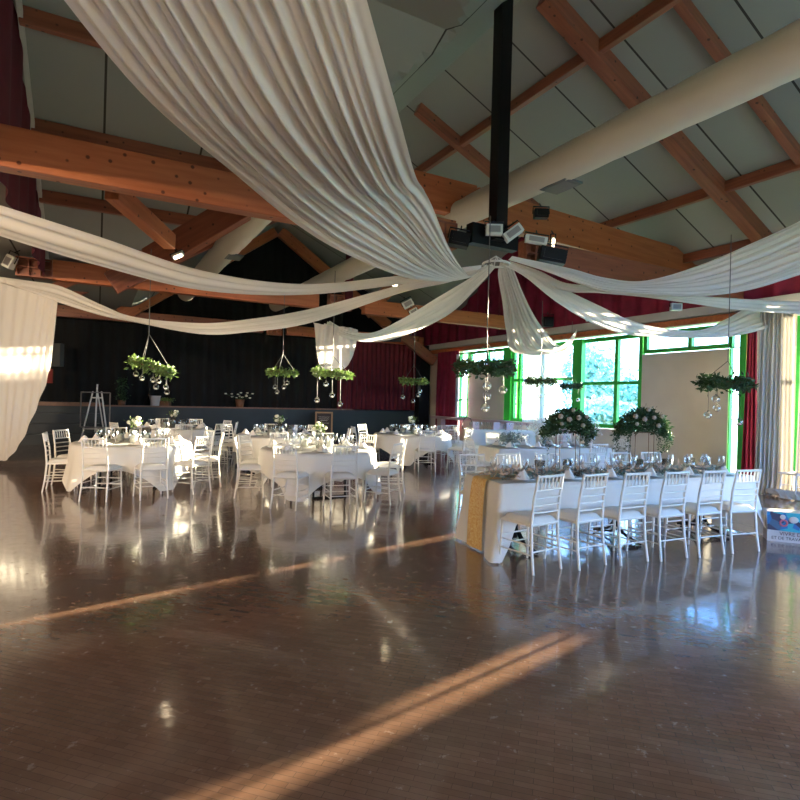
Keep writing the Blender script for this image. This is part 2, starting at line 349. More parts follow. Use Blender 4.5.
# ------------------------------------------------------------------ beams
def beam(pts, w, h, m=M_wood, label='', name='ceiling_beam'):
    a, b = Vector(pts[0]), Vector(pts[1]); d = b-a; ln = d.length
    o = MB().box((ln/2, 0, 0), (ln, w, h)).build(name, m, bevel=.012)
    wa, wb_ = H(*a), H(*b); dd = (wb_-wa).normalized(); o.location = wa
    yv = Vector((0, 0, 1)).cross(dd)
    yv = yv.normalized() if yv.length > .01 else Vector((0, 1, 0)); zv = dd.cross(yv)
    o.rotation_euler = Matrix((dd, yv, zv)).transposed().to_euler()
    return tag(o, label or None, None, None, 'structure')
T1, T2, T3 = 7.17, 13.8, 20.45
def plate_box(p, w, z, s=.55, m=M_wood2, label=''):
    """end plate of a truss: a block with a grid of square holes"""
    mb = MB(); n, k = 3, 2; cw = s/n; hh = .36; ch = hh/k; t = .03
    for i in range(n+1): mb.box((p-s/2+i*cw, w, z), (t, .2, hh+t))
    for j in range(k+1): mb.box((p, w, z-hh/2+j*ch), (s, .198, t))
    mb.box((p, w+.02, z), (s-.02, .02, hh-.01))
    return hall('bracket', mb, m, 'thing', label, 'bracket')
beam([(-9, T1, 4.12), (4.75, T1, 4.12)], .22, .44, label='orange glulam tie beam above the left side')
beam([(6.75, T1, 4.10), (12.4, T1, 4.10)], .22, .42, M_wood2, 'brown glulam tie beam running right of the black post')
beam([(2.2, 8.3, 5.2), (5.95, 8.3, 5.2)], .2, .6, label='upper orange beam left of the black post')
beam([(5.97, 8.3, 5.17), (12.4, 8.3, 4.93)], .2, .62, label='large upper orange beam right of the black post')
beam([(-.9, T2, 4.12), (5.0, T2, 4.12)], .22, .42, label='orange tie beam over the middle tables'); beam([(6.3, T2, 4.10), (12.3, T2, 4.10)], .22, .40, label='orange tie beam ending at the far windows')
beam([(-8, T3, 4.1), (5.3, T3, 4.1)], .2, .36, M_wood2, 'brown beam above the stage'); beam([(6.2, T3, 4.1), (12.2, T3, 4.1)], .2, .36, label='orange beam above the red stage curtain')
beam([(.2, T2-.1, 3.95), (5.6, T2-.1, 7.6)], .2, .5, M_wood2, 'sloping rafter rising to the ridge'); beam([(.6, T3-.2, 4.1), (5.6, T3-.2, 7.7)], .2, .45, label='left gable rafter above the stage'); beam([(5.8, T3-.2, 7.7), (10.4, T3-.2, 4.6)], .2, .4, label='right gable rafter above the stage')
beam([(7.4, 16, 4.3), (9.2, 16, 6.2)], .2, .4, label='diagonal brace near the far corner'); beam([(10.6, 19.5, 4.2), (12.2, 19.5, 3.2)], .2, .4, M_wood2, 'short corner brace beside the stage')
q0, q1 = toH(PX(112, 190, 7.6)), toH(PX(170, 242, 9.6)); beam([q0, q1], .2, .26, label='short diagonal brace under the left tie beam')
q0, q1 = toH(PX(150, 262, 10.3)), toH(PX(262, 195, 10.0)); beam([q0, q1], .2, .5, M_wood2, 'dark sloping rafter behind the left tie beam')
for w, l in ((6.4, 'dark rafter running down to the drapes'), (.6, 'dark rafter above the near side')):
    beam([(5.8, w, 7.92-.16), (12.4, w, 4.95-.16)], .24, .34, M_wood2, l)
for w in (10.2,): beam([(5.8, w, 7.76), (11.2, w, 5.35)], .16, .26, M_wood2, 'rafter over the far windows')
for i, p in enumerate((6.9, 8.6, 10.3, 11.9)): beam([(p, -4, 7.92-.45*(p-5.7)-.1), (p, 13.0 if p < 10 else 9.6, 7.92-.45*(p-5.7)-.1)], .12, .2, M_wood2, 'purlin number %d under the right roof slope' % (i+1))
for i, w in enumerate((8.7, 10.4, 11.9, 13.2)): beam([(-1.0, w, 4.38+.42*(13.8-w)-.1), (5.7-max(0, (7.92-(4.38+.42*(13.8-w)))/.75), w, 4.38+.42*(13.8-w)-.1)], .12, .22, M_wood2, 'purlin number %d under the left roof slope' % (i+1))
for i, (w) in enumerate((3, 5, 16, 18)): beam([(-1.0, w, 4.1), (5.6, w, 7.72)] if w > 13 else [(5.8, w, 7.8), (12.4, w, 4.85)], .14, .2, M_wood2, 'secondary rafter number %d' % (i+1))
plate_box(4.45, T1-.02, 4.1, .6, M_wood2, 'holed end block of the tie beam left of the black post'); plate_box(6.45, T1-.02, 4.08, .6, M_wood2, 'holed end block of the tie beam right of the black post')
plate_box(5.55, T2-.15, 4.1, .6, M_wood2, 'holed end block of the middle tie beam above the wreaths'); plate_box(-1.2, T2-.1, 4.1, .6, M_wood2, 'holed end block above the drape at the far left')
plate_box(12.1, T2-.15, 4.05, .5, M_wood, 'holed orange end block by the far windows'); plate_box(11.6, T3-.15, 4.08, .5, M_wood, 'holed orange end block beside the black corner pillar'); plate_box(5.7, T3-.15, 4.05, .5, M_wood, 'holed end block above the stage centre')
# posts
pc = PX(497, 260, 8.3); ph = toH(pc)
t = empty('hanging_post', H(ph[0], ph[1], 3.95), YAW, 'black steel post hanging from the roof over the drape ring', 'post')
MB().box((0, 0, 2.0), (.2, .2, 3.9)).build('post', M_blackmetal, t); MB().box((0, .12, .12), (.86, .16, .3)).build('base_plate', M_blackmetal, t)
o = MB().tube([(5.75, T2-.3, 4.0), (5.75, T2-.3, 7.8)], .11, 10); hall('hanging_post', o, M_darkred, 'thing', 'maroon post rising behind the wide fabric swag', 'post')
hall('corner_pillar', MB().box((12.05, 20.15, 1.95), (.5, .35, 3.9)), M_blackmetal, 'thing', 'black pillar between stage curtain and bright red corner curtain', 'pillar')
# ducts
def duct(p, z, w0, w1, r, label, vent=None):
    t = empty('air_duct', H(p, w0, z), YAW, label, 'duct')
    n = int((w1-w0)/.25)
    MB().tube([(0, (w1-w0)*i/n, 0) for i in range(n+1)], [r*(1 if i % 4 else .97) for i in range(n+1)], 20).build('sleeve', M_duct, t)
    for v in vent or ():
        MB().box((.12, v-w0, -r*.93), (.34, .5, .03)).box((.12, v-w0, -r*.96), (.28, .42, .03)).build('vent', mat('dark_vent', (.12, .13, .13), .6), t)
duct(5.62, 4.92, -2, 20.0, .24, 'cream fabric air duct crossing behind the black post', (5.9,))
duct(2.55, 5.0, 8.6, 20.0, .27, 'cream fabric air duct in the shadow above the stage side', (13,))

# ------------------------------------------------------------------ swags
def crom(P, n):
    out = []
    m = len(P)-1
    for i in range(n+1):
        t = i/n*m; k = min(int(t), m-1); f = t-k
        a, b, c, d = P[max(k-1, 0)], P[k], P[k+1], P[min(k+2, m)]
        out.append(.5*((2*b)+(c-a)*f+(2*a-5*b+4*c-d)*f*f+(3*b-a-3*c+d)*f**3))
    return out
def strip(st, folds, amp, n=72, m=None, belly=.12):
    """st: (point, point) pairs of the two selvedges"""
    m = m or folds*6
    U = crom([Vector(a) for a, b in st], n); V = crom([Vector(b) for a, b in st], n); rows = []
    for i in range(n+1):
        tan = (U[min(i+1, n)]+V[min(i+1, n)]-U[max(i-1, 0)]-V[max(i-1, 0)]).normalized(); cr = V[i]-U[i]; wd = cr.length
        nrm = tan.cross(cr.normalized()).normalized(); row = []
        for j in range(m+1):
            t = j/m; s = i/n
            tt = t+.02*math.sin(s*5+t*11)
            off = amp*min(1, wd*1.5)*(math.sin(tt*folds*2*math.pi+1.2*math.sin(s*2.2))*.6+.5*math.sin(tt*folds*.61*2*math.pi+2+s*2.5))
            env = min(1, 8*t, 8*(1-t))
            row.append(U[i]+cr*t+nrm*off*env+Vector((0, 0, -belly*wd*math.sin(math.pi*t)*.4)))
        rows.append(row)
    mb = MB(); W_ = m+1
    mb.add([v for r in rows for v in r], [(i*W_+j, (i+1)*W_+j, (i+1)*W_+j+1, i*W_+j+1) for i in range(n) for j in range(m)], True)
    return mb
CC = PX(496, 262, 8.55)
def plan_depth(px, py, E, C=CC):
    k = PX(px, py, 1.0); kx = k.x
    # intersect ray x = kx*y with plan line C->E
    dx, dy = E[0]-C.x, E[1]-C.y
    den = dx-kx*dy
    if abs(den) < 1e-6: return C.y
    s = (kx*C.y-C.x)/den
    return C.y+s*dy
def swag(label, E, pairs, folds, amp, dd=.18, n=72):
    st = []
    for i, q in enumerate(pairs):
        (x0, y0), (x1, y1) = q[0], q[1]
        if len(q) > 2: d0 = d1 = q[2]
        else:
            d0 = plan_depth((x0+x1)/2, (y0+y1)/2, E); e = dd*min(1, i/2.0); d0, d1 = d0+e, d0-e
        st.append((PX(x0, y0, d0), PX(x1, y1, d1)))
    return tag(strip(st, folds, amp, n).build('fabric_swag', M_swag), label, 'draped fabric')
swag('widest white fabric swag, sweeping up over the viewer from the ceiling ring', None, [((487, 264), (484, 268), 8.6), ((472, 276), (462, 278), 8.2), ((462, 268), (437, 281), 7.6), ((448, 245), (400, 276), 6.8), ((433, 208), (340, 251), 5.8), ((424, 190), (292, 221), 5.1), ((415, 174), (236, 175), 4.4), ((396, 105), (140, 92), 3.5), ((350, -60), (10, -70), 2.8)], 20, .05)
E2 = H(-2.4, 8.3)
swag('cream fabric swag rising to the top left corner, above all others there', E2, [((482, 265), (480, 269)), ((440, 270), (440, 277)), ((395, 276), (395, 285)), ((300, 284), (300, 295)), ((200, 270), (200, 290)), ((100, 237), (100, 266)), ((0, 205), (0, 236)), ((-90, 176), (-90, 205)), ((-150, 158), (-150, 180))], 3, .03, .22)
E3 = PX(10, 277, 11.3)
swag('pink-tinged fabric swag ending on top of the lit left drape', E3, [((490, 265), (487, 268)), ((450, 274), (450, 282)), ((400, 285), (400, 293)), ((310, 309), (310, 323)), ((250, 319), (250, 332)), ((200, 323), (200, 334)), ((135, 317), (135, 321.5)), ((100, 304), (100, 315)), ((60, 286), (60, 303)), ((30, 281), (30, 292)), ((-5, 276), (-5, 280))], 4, .03, .2)
E4 = PX(338, 318, 14.9)
swag('white fabric swag running down behind to the short hanging end', E4, [((492, 263), (495, 268)), ((470, 278), (475, 290)), ((440, 296), (445, 317)), ((400, 320), (400, 337)), ((370, 333), (370, 342)), ((345, 329), (345, 338)), ((330, 321), (318, 326))], 5, .04, .15)
E5 = PX(576, 331, 18)
swag('straight white fabric panel falling from the ring towards the far windows', None, [((506, 262), (500, 262), 8.6), ((513, 268), (498, 276), 9.3), ((524, 295), (502, 300), 10.4), ((537, 320), (506, 330), 11.8), ((553, 340), (513, 352), 12.9), ((562, 346), (545, 354), 13.6), ((572, 336), (566, 350), 14.1), ((577, 329), (576, 334), 14.4)], 8, .05)
E6 = PX(790, 312, 10.9)
swag('thin white fabric swag dipping across the window tops', E6, [((506, 261), (503, 265)), ((530, 268), (525, 277)), ((565, 289), (555, 301)), ((600, 306), (590, 322)), ((630, 320), (625, 334)), ((662, 328), (662, 337)), ((700, 330), (700, 338)), ((728, 318), (735, 336)), ((755, 305), (768, 328)), ((790, 308), (795, 318))], 5, .05, .12)
E7 = (6.8, 7.6)
swag('broad ribbed fabric swag fanning out to the upper right corner', E7, [((512, 256), (508, 260)), ((540, 262), (540, 269)), ((575, 270), (575, 281)), ((605, 278), (605, 290)), ((645, 281), (640, 293)), ((700, 265), (700, 296)), ((750, 244), (750, 290)), ((800, 221), (800, 275)), ((860, 190), (860, 258)), ((950, 140), (950, 235))], 12, .055, .28)
E8 = H(12.2, 4.2)
swag('narrow level fabric swag beneath the broad ribbed one', E8, [((510, 261), (506, 264)), ((540, 271), (540, 279)), ((565, 283), (565, 290)), ((600, 286), (600, 292)), ((640, 288), (640, 296)), ((690, 295), (690, 303)), ((730, 298), (730, 309)), ((800, 301), (800, 314)), ((900, 296), (900, 314))], 4, .04, .2)
# hanging tails
def tail(label, cols, d, folds, amp=.05, n=40):
    """cols: (x, ytop, ybottom) columns"""
    T = crom([PX(x, yt, d) for x, yt, yb, *_ in cols], 60); Bm = crom([PX(c[3] if len(c) > 3 else c[0], c[2], d) for c in cols], 60)
    def fn(u, v):
        i = min(int(round(u*60)), 60); a = T[i]; b = Bm[i]; q = b+(a-b)*v
        q = q+Vector((0, amp*(math.sin(u*folds*6.283+.5*math.sin(v*4))+.4*math.sin(u*folds*2.4+v)), 0)); return q
    return tag(MB().grid(fn, 60, 14).build('hanging_drape', M_swag), label, 'drape')
tail('tall gathered cream drape hanging at the far left, sunlit patch on it', [(-30, 272, 470, -60), (-8, 275, 466, -30), (10, 280, 461, -2), (28, 287, 459, 8), (42, 294, 440, 22), (52, 299, 405, 38), (58, 302, 370, 50)], 11.2, 9, .022)
tail('short white fabric end hanging above the middle tables, bright spot on it', [(313, 322, 324, 314), (320, 324, 360, 318), (328, 325, 369, 325), (336, 326, 371, 336), (345, 327, 368, 345), (352, 328, 358, 352), (358, 330, 336, 358)], 14.8, 6, .04)
# the ring the swags are tied to
mb = MB(); c = PX(496, 264, 8.55)
mb.tube([(c.x+.2*math.cos(k*math.pi/12), c.y+.2*math.sin(k*math.pi/12), c.z) for k in range(25)], .018, 6)
for k in range(4): mb.tube([(c.x+.2*math.cos(k*math.pi/2), c.y+.2*math.sin(k*math.pi/2), c.z), (c.x, c.y, c.z+.12)], .01, 5)
mb.tube([(c.x-.12, c.y, c.z-.03), (c.x+.12, c.y, c.z-.06)], .012, 5)
tag(mb.build('drape_ring', M_lampw), 'small pale ring gathering all the fabric swags below the post', 'ring')

# ------------------------------------------------------------------ chairs
def make_chair():
    t = empty('banquet_chair')
    for s in (-1, 1):
        MB().tube([(s*.195, -.235, 0), (s*.188, -.2, .22), (s*.183, -.185, .45), (s*.178, -.205, .68), (s*.172, -.25, .92)], [.012, .015, .015, .014, .012], 6).build('leg', M_white, t)
        MB().tube([(s*.2, .2, 0), (s*.19, .19, .22), (s*.183, .185, .44)], [.011, .014, .015], 6).build('leg', M_white, t)
    mb = MB()
    mb.tube([(-.185, -.188, .45), (.185, -.188, .45)], .014, 6)
    yb = lambda z: -.185-.065*max(0, (z-.45)/.47)**1.4
    for z, r in ((.905, .013), (.775, .011), (.70, .009), (.63, .009), (.56, .009)): mb.tube([(-.178, yb(z), z), (0, yb(z)-.012, z), (.178, yb(z), z)], r, 6)
    for k in range(6):
        x = -.13+.26*k/5; mb.tube([(x, yb(.775)-.01, .775), (x, yb(.905)-.01, .905)], .0075, 5)
    mb.build('backrest', M_white, t)
    mb = MB()
    for z in (.17, .26):
        mb.tube([(-.193, .193, z+.03), (.193, .193, z+.03)], .008, 5)
        for s in (-1, 1): mb.tube([(s*.193, .193, z), (s*.19, -.2, z)], .008, 5)
    mb.tube([(-.19, -.205, .2), (.19, -.205, .2)], .008, 5)
    mb.build('stretcher', M_white, t)
    MB().box((0, 0, .445), (.39, .39, .03)).build('seat', M_white, t, bevel=.008)
    def cf(u, v):
        x = (u-.5)*2; y = (v-.5)*2; k = (1-abs(x)**6)*(1-abs(y)**6)
        return (x*.19, y*.19, .462+.045*k**.5)
    MB().grid(cf, 10, 10).build('cushion', M_cush, t)
    return t
CH = make_chair()
def chair(x, y, face, label, group='white slatted banquet chairs'):
    """face: world direction the sitter looks, as (dx, dy)"""
    rz = math.atan2(face[1], face[0])-math.pi/2
    return inst(CH, (x, y, 0), rz, label, 'chair', group)

# ------------------------------------------------------------------ tableware prototypes
def make_plate():
    t = empty('place_plate')
    MB().lathe([(0, .004), (.1, .003), (.158, .012), (.16, .015), (.1, .008), (0, .007)], 20).build('charger', M_silver, t)
    MB().lathe([(0, .009), (.075, .009), (.128, .022), (.13, .026), (.08, .014), (0, .013)], 18).build('plate', M_china, t)
    mb = MB(); mb.grid(lambda u, v: ((.06*(1-v)+.02)*math.cos(u*6.283)*(1+.18*math.cos(u*25)), (.06*(1-v)+.02)*math.sin(u*6.283)*(1+.18*math.cos(u*25)), .015+.095*v+.015*v*math.cos(u*6.283)), 24, 5); mb.build('napkin', M_napkin, t)
    return t
def make_glass():
    t = empty('wine_glass')
    MB().lathe([(.034, 0), (.034, .003), (.005, .008), (.004, .09), (.02, .105), (.036, .14), (.038, .17), (.032, .215)], 12).build('bowl_and_stem', M_glassw, t)
    MB().lathe([(.034, .0035), (.0, .0045)], 10).build('rim', M_china, t)
    return t
def make_vase():
    t = empty('flower_vase')
    MB().lathe([(0, .004), (.05, .004), (.05, .3), (.047, .3), (.047, .01), (0, .01)], 14).build('cylinder', M_glassw, t)
    rnd = random.Random(3); mb = MB()
    for k in range(60):
        p = Vector((rnd.gauss(0, .05), rnd.gauss(0, .05), .28+rnd.random()*.12)); mb.leaf(p, .06, .03, rnd)
    mb.build('leaves', M_leafL, t)
    mb = MB()
    for k in range(9): mb.ball((rnd.gauss(0, .045), rnd.gauss(0, .045), .3+rnd.random()*.12), .034, 8, 5)
    mb.build('blossoms', M_wflower, t); MB().lathe([(0, .012), (.045, .012), (.045, .2), (0, .2)], 12).build('stems', M_euc, t)
    return t
def make_candle():
    t = empty('candle_holder')
    MB().lathe([(0, .003), (.038, .003), (.04, .12), (.037, .12), (.035, .01), (0, .01)], 12).build('cup', M_glassw, t)
    MB().lathe([(0, .01), (.026, .01), (.026, .07), (0, .07)], 10).build('candle', M_candle, t)
    return t
def make_card():
    t = empty('menu_card')
    MB().box((0, .02, .09), (.1, .004, .18), Matrix.Rotation(R(-10), 3, 'X')).box((0, -.02, .09), (.1, .004, .18), Matrix.Rotation(R(10), 3, 'X')).build('card', M_cush, t)
    return t
PL, GL, VA, CA, CD = make_plate(), make_glass(), make_vase(), make_candle(), make_card()
TH = .762

# ------------------------------------------------------------------ round tables
def table_legs(mb, w, l, n=2):
    for s in (-1, 1):
        x = s*l*.3
        for y in (-.25, .25): mb.tube([(x, y, .02), (x, y*.9, .4), (x, y, .72)], .014, 6)
        mb.tube([(x, -.36, .02), (x, .36, .02)], .016, 6); mb.tube([(x, -.25, .55), (x, .25, .55)], .012, 6)
    mb.tube([(-l*.3, 0, .4), (l*.3, 0, .4)], .012, 6)
def round_table(cx, cy, r, rot, name, half=1.28, sets=8, far=False, rndseed=1):
    rnd = random.Random(rndseed)
    t = empty('round_table', (cx, cy, 0), rot, 'round banquet table under a white square cloth, ' + name, 'table', None)
    MB().lathe([(0, .735), (r-.03, .735), (r-.01, .72), (r-.03, .705), (0, .705)], 40).build('tabletop', M_brown, t)
    for s in (-1, 1):
        x = s*.42; mb = MB()
        mb.tube([(x, -.3, .015), (x, .3, .015)], .02, 6)
        for y in (-.28, .28): mb.tube([(x, y, .02), (x*.95, y, .71)], .018, 6)
        mb.build('leg', M_blackmetal, t)
    mb = MB(); NR, NA = 26, 144
    def fn(u, v):
        th = v*2*math.pi; c, s = abs(math.cos(th)), abs(math.sin(th)); edge = half/max(c, s); edge = min(edge, 1.62)
        drop = min(edge-r, .735); L = r+drop; q = u*L
        if q < r: rr, z = q, .745
        else:
            f = (q-r)/drop if drop > 0 else 0; dz = q-r; k = min(1, dz/.05)
            wav = .5*math.sin(th*11+rot*3+1.2*math.sin(th*3))+.35*math.sin(th*19+1)
            corner = max(0, 1-abs(math.cos(2*th))*1.6)
            rr = r+.012*k+(.035*f+.05*wav*f*f)*min(1, drop/.45)+corner*.10*f*f; z = .745-dz
        return (rr*math.cos(th), rr*math.sin(th), z)
    mb.grid(fn, NR, NA); o = mb.build('tablecloth', M_cloth); o.location = (cx, cy, .004); o.rotation_euler.z = rot
    tag(o, 'white square tablecloth draped over the round table, ' + name, 'tablecloth')
    g = 'place settings on the round tables'
    for k in range(sets):
        a = rot+2*math.pi*(k+.5)/sets; ca, sa = math.cos(a), math.sin(a)
        inst(PL, (cx+ca*(r-.2), cy+sa*(r-.2), TH-.01), a+math.pi/2, 'white plate with folded napkin on the round table, '+name, 'plate', 'plates at the table, '+name)
        for j, da in enumerate((-.15, .15) if not far else (-.13, .13)):
            inst(GL, (cx+math.cos(a+da)*(r-.4), cy+math.sin(a+da)*(r-.4), TH-.012), 0, 'clear stemmed wine glass on the round table, '+name, 'glass', 'wine glasses at the table, '+name)
    for k in range(3):
        a = k*2.1+rndseed; inst(CA, (cx+.24*math.cos(a), cy+.24*math.sin(a), TH-.012), 0, 'glass candle holder around the flowers, '+name, 'candle holder', 'candle holders at the table, '+name, 1.9)
    inst(VA, (cx, cy, TH-.013), rndseed, 'glass vase of white flowers at the centre of the table, '+name, 'vase', 'flower vases on the round tables')
    a = rndseed*1.7; inst(CD, (cx+.33*math.cos(a), cy+.33*math.sin(a), TH-.012), a, 'standing white menu card on the table, '+name, 'card', None, 1.2)
N1 = 'front left'; N2 = 'rear left'; N3 = 'front middle'; N4 = 'rear middle'; N5 = 'by red stage curtain'
def ring(cx, cy, R0, angs, name):
    for a, l, *q in angs:
        f = R(a); R_ = q[0] if q else R0; x, y = cx+R_*math.sin(f), cy-R_*math.cos(f); j = random.uniform(-.12, .12)
        dx, dy = -math.sin(f+j), math.cos(f+j)
        chair(x, y, (dx, dy), 'white slatted chair %s, table %s' % (l, name), 'chairs at the table, '+name)
round_table(-4.5, 9.4, .92, R(10), N1, rndseed=1)
ring(-4.5, 9.4, 1.2, [(6, 'left of two with backs to the camera'), (38, 'right of two with backs to the camera'), (72, 'at the right, sunlit, turned left'), (-60, 'outermost at the left, seen side-on', 1.02), (-96, 'second from the left, turned right', 1.08), (104, 'at the right and behind'), (142, 'on the far side, right'), (-142, 'on the far side, left'), (180, 'on the far side, middle')], N1)
round_table(-5.55, 13.6, .92, R(10), N2, far=True, rndseed=2)
ring(-5.55, 13.6, 1.27, [(-150, 'on its far left'), (100, 'at the right, seen side-on'), (140, 'far right, back rail showing'), (30, 'near side right'), (-30, 'near side left'), (65, 'right, facing left'), (180, 'far middle')], N2)
round_table(-1.32, 9.15, .93, R(-55), N3, rndseed=3)
ring(-1.3, 9.15, 1.2, [(-70, 'at the left, seen side-on', 1.1), (-11, 'left of two with backs to the camera'), (23, 'right of two with backs to the camera'), (62, 'at the right, turned left'), (108, 'right and behind'), (150, 'far right, slatted back showing'), (-175, 'far middle'), (-140, 'far left'), (-108, 'left and behind')], N3)
round_table(-2.6, 12.1, .93, R(30), N4, far=True, rndseed=4)
ring(-2.6, 12.1, 1.27, [(-68, 'outermost left'), (-160, 'far left, back rail showing'), (160, 'far right, back rail showing'), (100, 'at the right'), (-115, 'left and behind')], N4)
round_table(.33, 13.8, .95, R(35), N5, far=True, rndseed=5)
ring(.33, 13.8, 1.28, [(12, 'near side with back to the camera'), (58, 'right, sunlit'), (-70, 'left, seen side-on'), (-120, 'left and behind'), (105, 'right, seat showing'), (145, 'far right'), (180, 'far middle')], N5)

# ------------------------------------------------------------------ rectangular tables
def rect_cloth(L, Wd, front, end, flare=.1):
    """cloth with a shorter drop on the long sides and a floor-length drop on the ends"""
    mb = MB(); hx, hy, r = L/2, Wd/2, .05; per = []
    def corner(cx, cy, a0):
        for k in range(9): a = a0+math.pi/2*k/8; per.append((cx+r*math.cos(a), cy+r*math.sin(a), math.cos(a), math.sin(a), 1))
    def side(x0, y0, x1, y1, nx, ny, n):
        for k in range(1, n): per.append((x0+(x1-x0)*k/n, y0+(y1-y0)*k/n, nx, ny, 0))
    n1, n2 = int(L/.05), int(Wd/.05)
    corner(hx-r, hy-r, 0); side(hx-r, hy, -hx+r, hy, 0, 1, n1); corner(-hx+r, hy-r, math.pi/2); side(-hx, hy-r, -hx, -hy+r, -1, 0, n2)
    corner(-hx+r, -hy+r, math.pi); side(-hx+r, -hy, hx-r, -hy, 0, -1, n1); corner(hx-r, -hy+r, 3*math.pi/2); side(hx, -hy+r, hx, hy-r, 1, 0, n2)
    n = len(per); K = 14; vs = []
    for j in range(K+1):
        for i, (x, y, nx, ny, c) in enumerate(per):
            dx = hx-abs(x); near = max(0, 1-dx/.16)
            drop = front+(end-front)*min(1, near*1.6); f = j/K
            if j == 0: vs.append((x-nx*.01, y-ny*.01, .755)); continue
            cr = c*math.exp(-((i % 1)))
            wv = .5*math.sin(i*.55)+.5*math.sin(i*.23+2)
            cor = max(0, 1-(abs(dx)+abs(hy-abs(y)))/.22)
            o = .006+(flare*.35*f+.02*wv*f)+cor*flare*(1.6 if y < 0 else .5)*f*f
            sx, sy = nx, ny
            if cor > 0: d = math.hypot(1, 1); sx = nx*(1-cor)+math.copysign(1, x)/d*cor; sy = ny*(1-cor)+math.copysign(1, y)/d*cor
            vs.append((x+sx*o, y+sy*o, .755-drop*f))
    mb.add(vs, [(j*n+i, j*n+(i+1) % n, (j+1)*n+(i+1) % n, (j+1)*n+i) for j in range(K) for i in range(n)], True)
    mb.add([(x-nx*.01, y-ny*.01, .755) for x, y, nx, ny, c in per], [tuple(range(n))])
    return mb
U = Vector((math.cos(R(20.5)), math.sin(R(20.5)), 0)); V = Vector((-U.y, U.x, 0)); LR = R(20.5)
def trestle(c, L, Wd, rz, label, sets=3):
    t = empty('banquet_table', c, rz, label, 'table')
    MB().box((0, 0, .73), (L-.04, Wd-.04, .035)).build('tabletop', M_brown, t)
    for k in range(sets):
        x = -L*.38+L*.76*k/max(1, sets-1)
        mb = MB(); mb.tube([(x, 0, .1), (x, 0, .71)], .03, 8)
        for s in (-1, 1): mb.tube([(x, 0, .22), (x, s*.12, .1), (x, s*.36, .03)], .018, 6); mb.tube([(x+.05, 0, .16), (x+.05, s*.12, .06), (x+.05, s*.36, .018)], .015, 6)
        mb.build('leg', M_blackmetal, t)
    return t
A0 = Vector((1.04, 5.6, 0)); LT, WT = 3.62, .8
C0 = A0+U*LT/2+V*WT/2
trestle(C0, LT, WT, LR, 'long banquet table under the pale cloth at the front right', 3)
o = rect_cloth(LT, WT, .36, .74, .13).build('tablecloth', M_cloth); o.location = C0+Vector((0, 0, .003)); o.rotation_euler.z = LR
tag(o, 'long white tablecloth on the front right table, floor-length at the ends', 'tablecloth')
# gold runner over the left end
mb = MB()
def rf(u, v):
    s = v*1.17; y = (u-.5)*.3
    if s < .4: return (-LT/2+.4-s, y, .768+.002*math.sin(u*20))
    f = s-.4; return (-LT/2-.022-.055*f-.01*math.sin(u*6+f*5)-.012*math.sin(min(1, f*9)*1.57), y*(1+.15*f), .766-f*.97)
mb.grid(rf, 10, 40); o = mb.build('table_runner', M_seq); o.location = C0+Vector((0, 0, .003)); o.rotation_euler.z = LR
tag(o, 'gold sequinned runner hanging over the left end of the long table', 'table runner')
on = ['first', 'second', 'third', 'fourth', 'fifth', 'sixth']
for k in range(6):
    p = A0+U*(.17+.53*k)-V*.27
    rr = random.uniform(-.04, .04)-.26+.05*k
    chair(p.x, p.y, (V.x+U.x*rr, V.y+U.y*rr), 'white slatted chair, %s from the left along the near side of the long table' % on[k], 'near side chairs of the long table')
for k, tt in enumerate((.42, .95, 1.55, 2.2, 2.8, 3.35)):
    p = A0+U*tt+V*(WT+.38)
    chair(p.x, p.y, (-V.x, -V.y), 'white slatted chair, %s from the left along the far side of the long table' % on[k], 'far side chairs of the long table')
for k in range(12):
    side = k % 2; p = A0+U*(.35+.58*(k//2))+V*(.16 if side == 0 else WT-.16)
    inst(PL, (p.x, p.y, TH+.0), LR, 'white plate with napkin on the %s side of the long table' % ('near' if side == 0 else 'far'), 'plate', 'plates on the long table')
    for j in (-1, 1):
        q = p+U*.13*j+V*(.13 if side == 0 else -.1)
        inst(GL, (q.x, q.y, TH), 0, 'clear stemmed wine glass among the flowers on the long table', 'glass', 'wine glasses on the long table')
for k, (tt, vv) in enumerate(((.75, .42), (1.15, .45), (2.15, .4), (2.55, .36), (3.0, .42), (3.3, .45))):
    q = A0+U*tt+V*vv; inst(CA, (q.x, q.y, TH), 0, 'glass candle holder along the middle of the long table', 'candle holder', 'candle holders on the long table', 1.5)
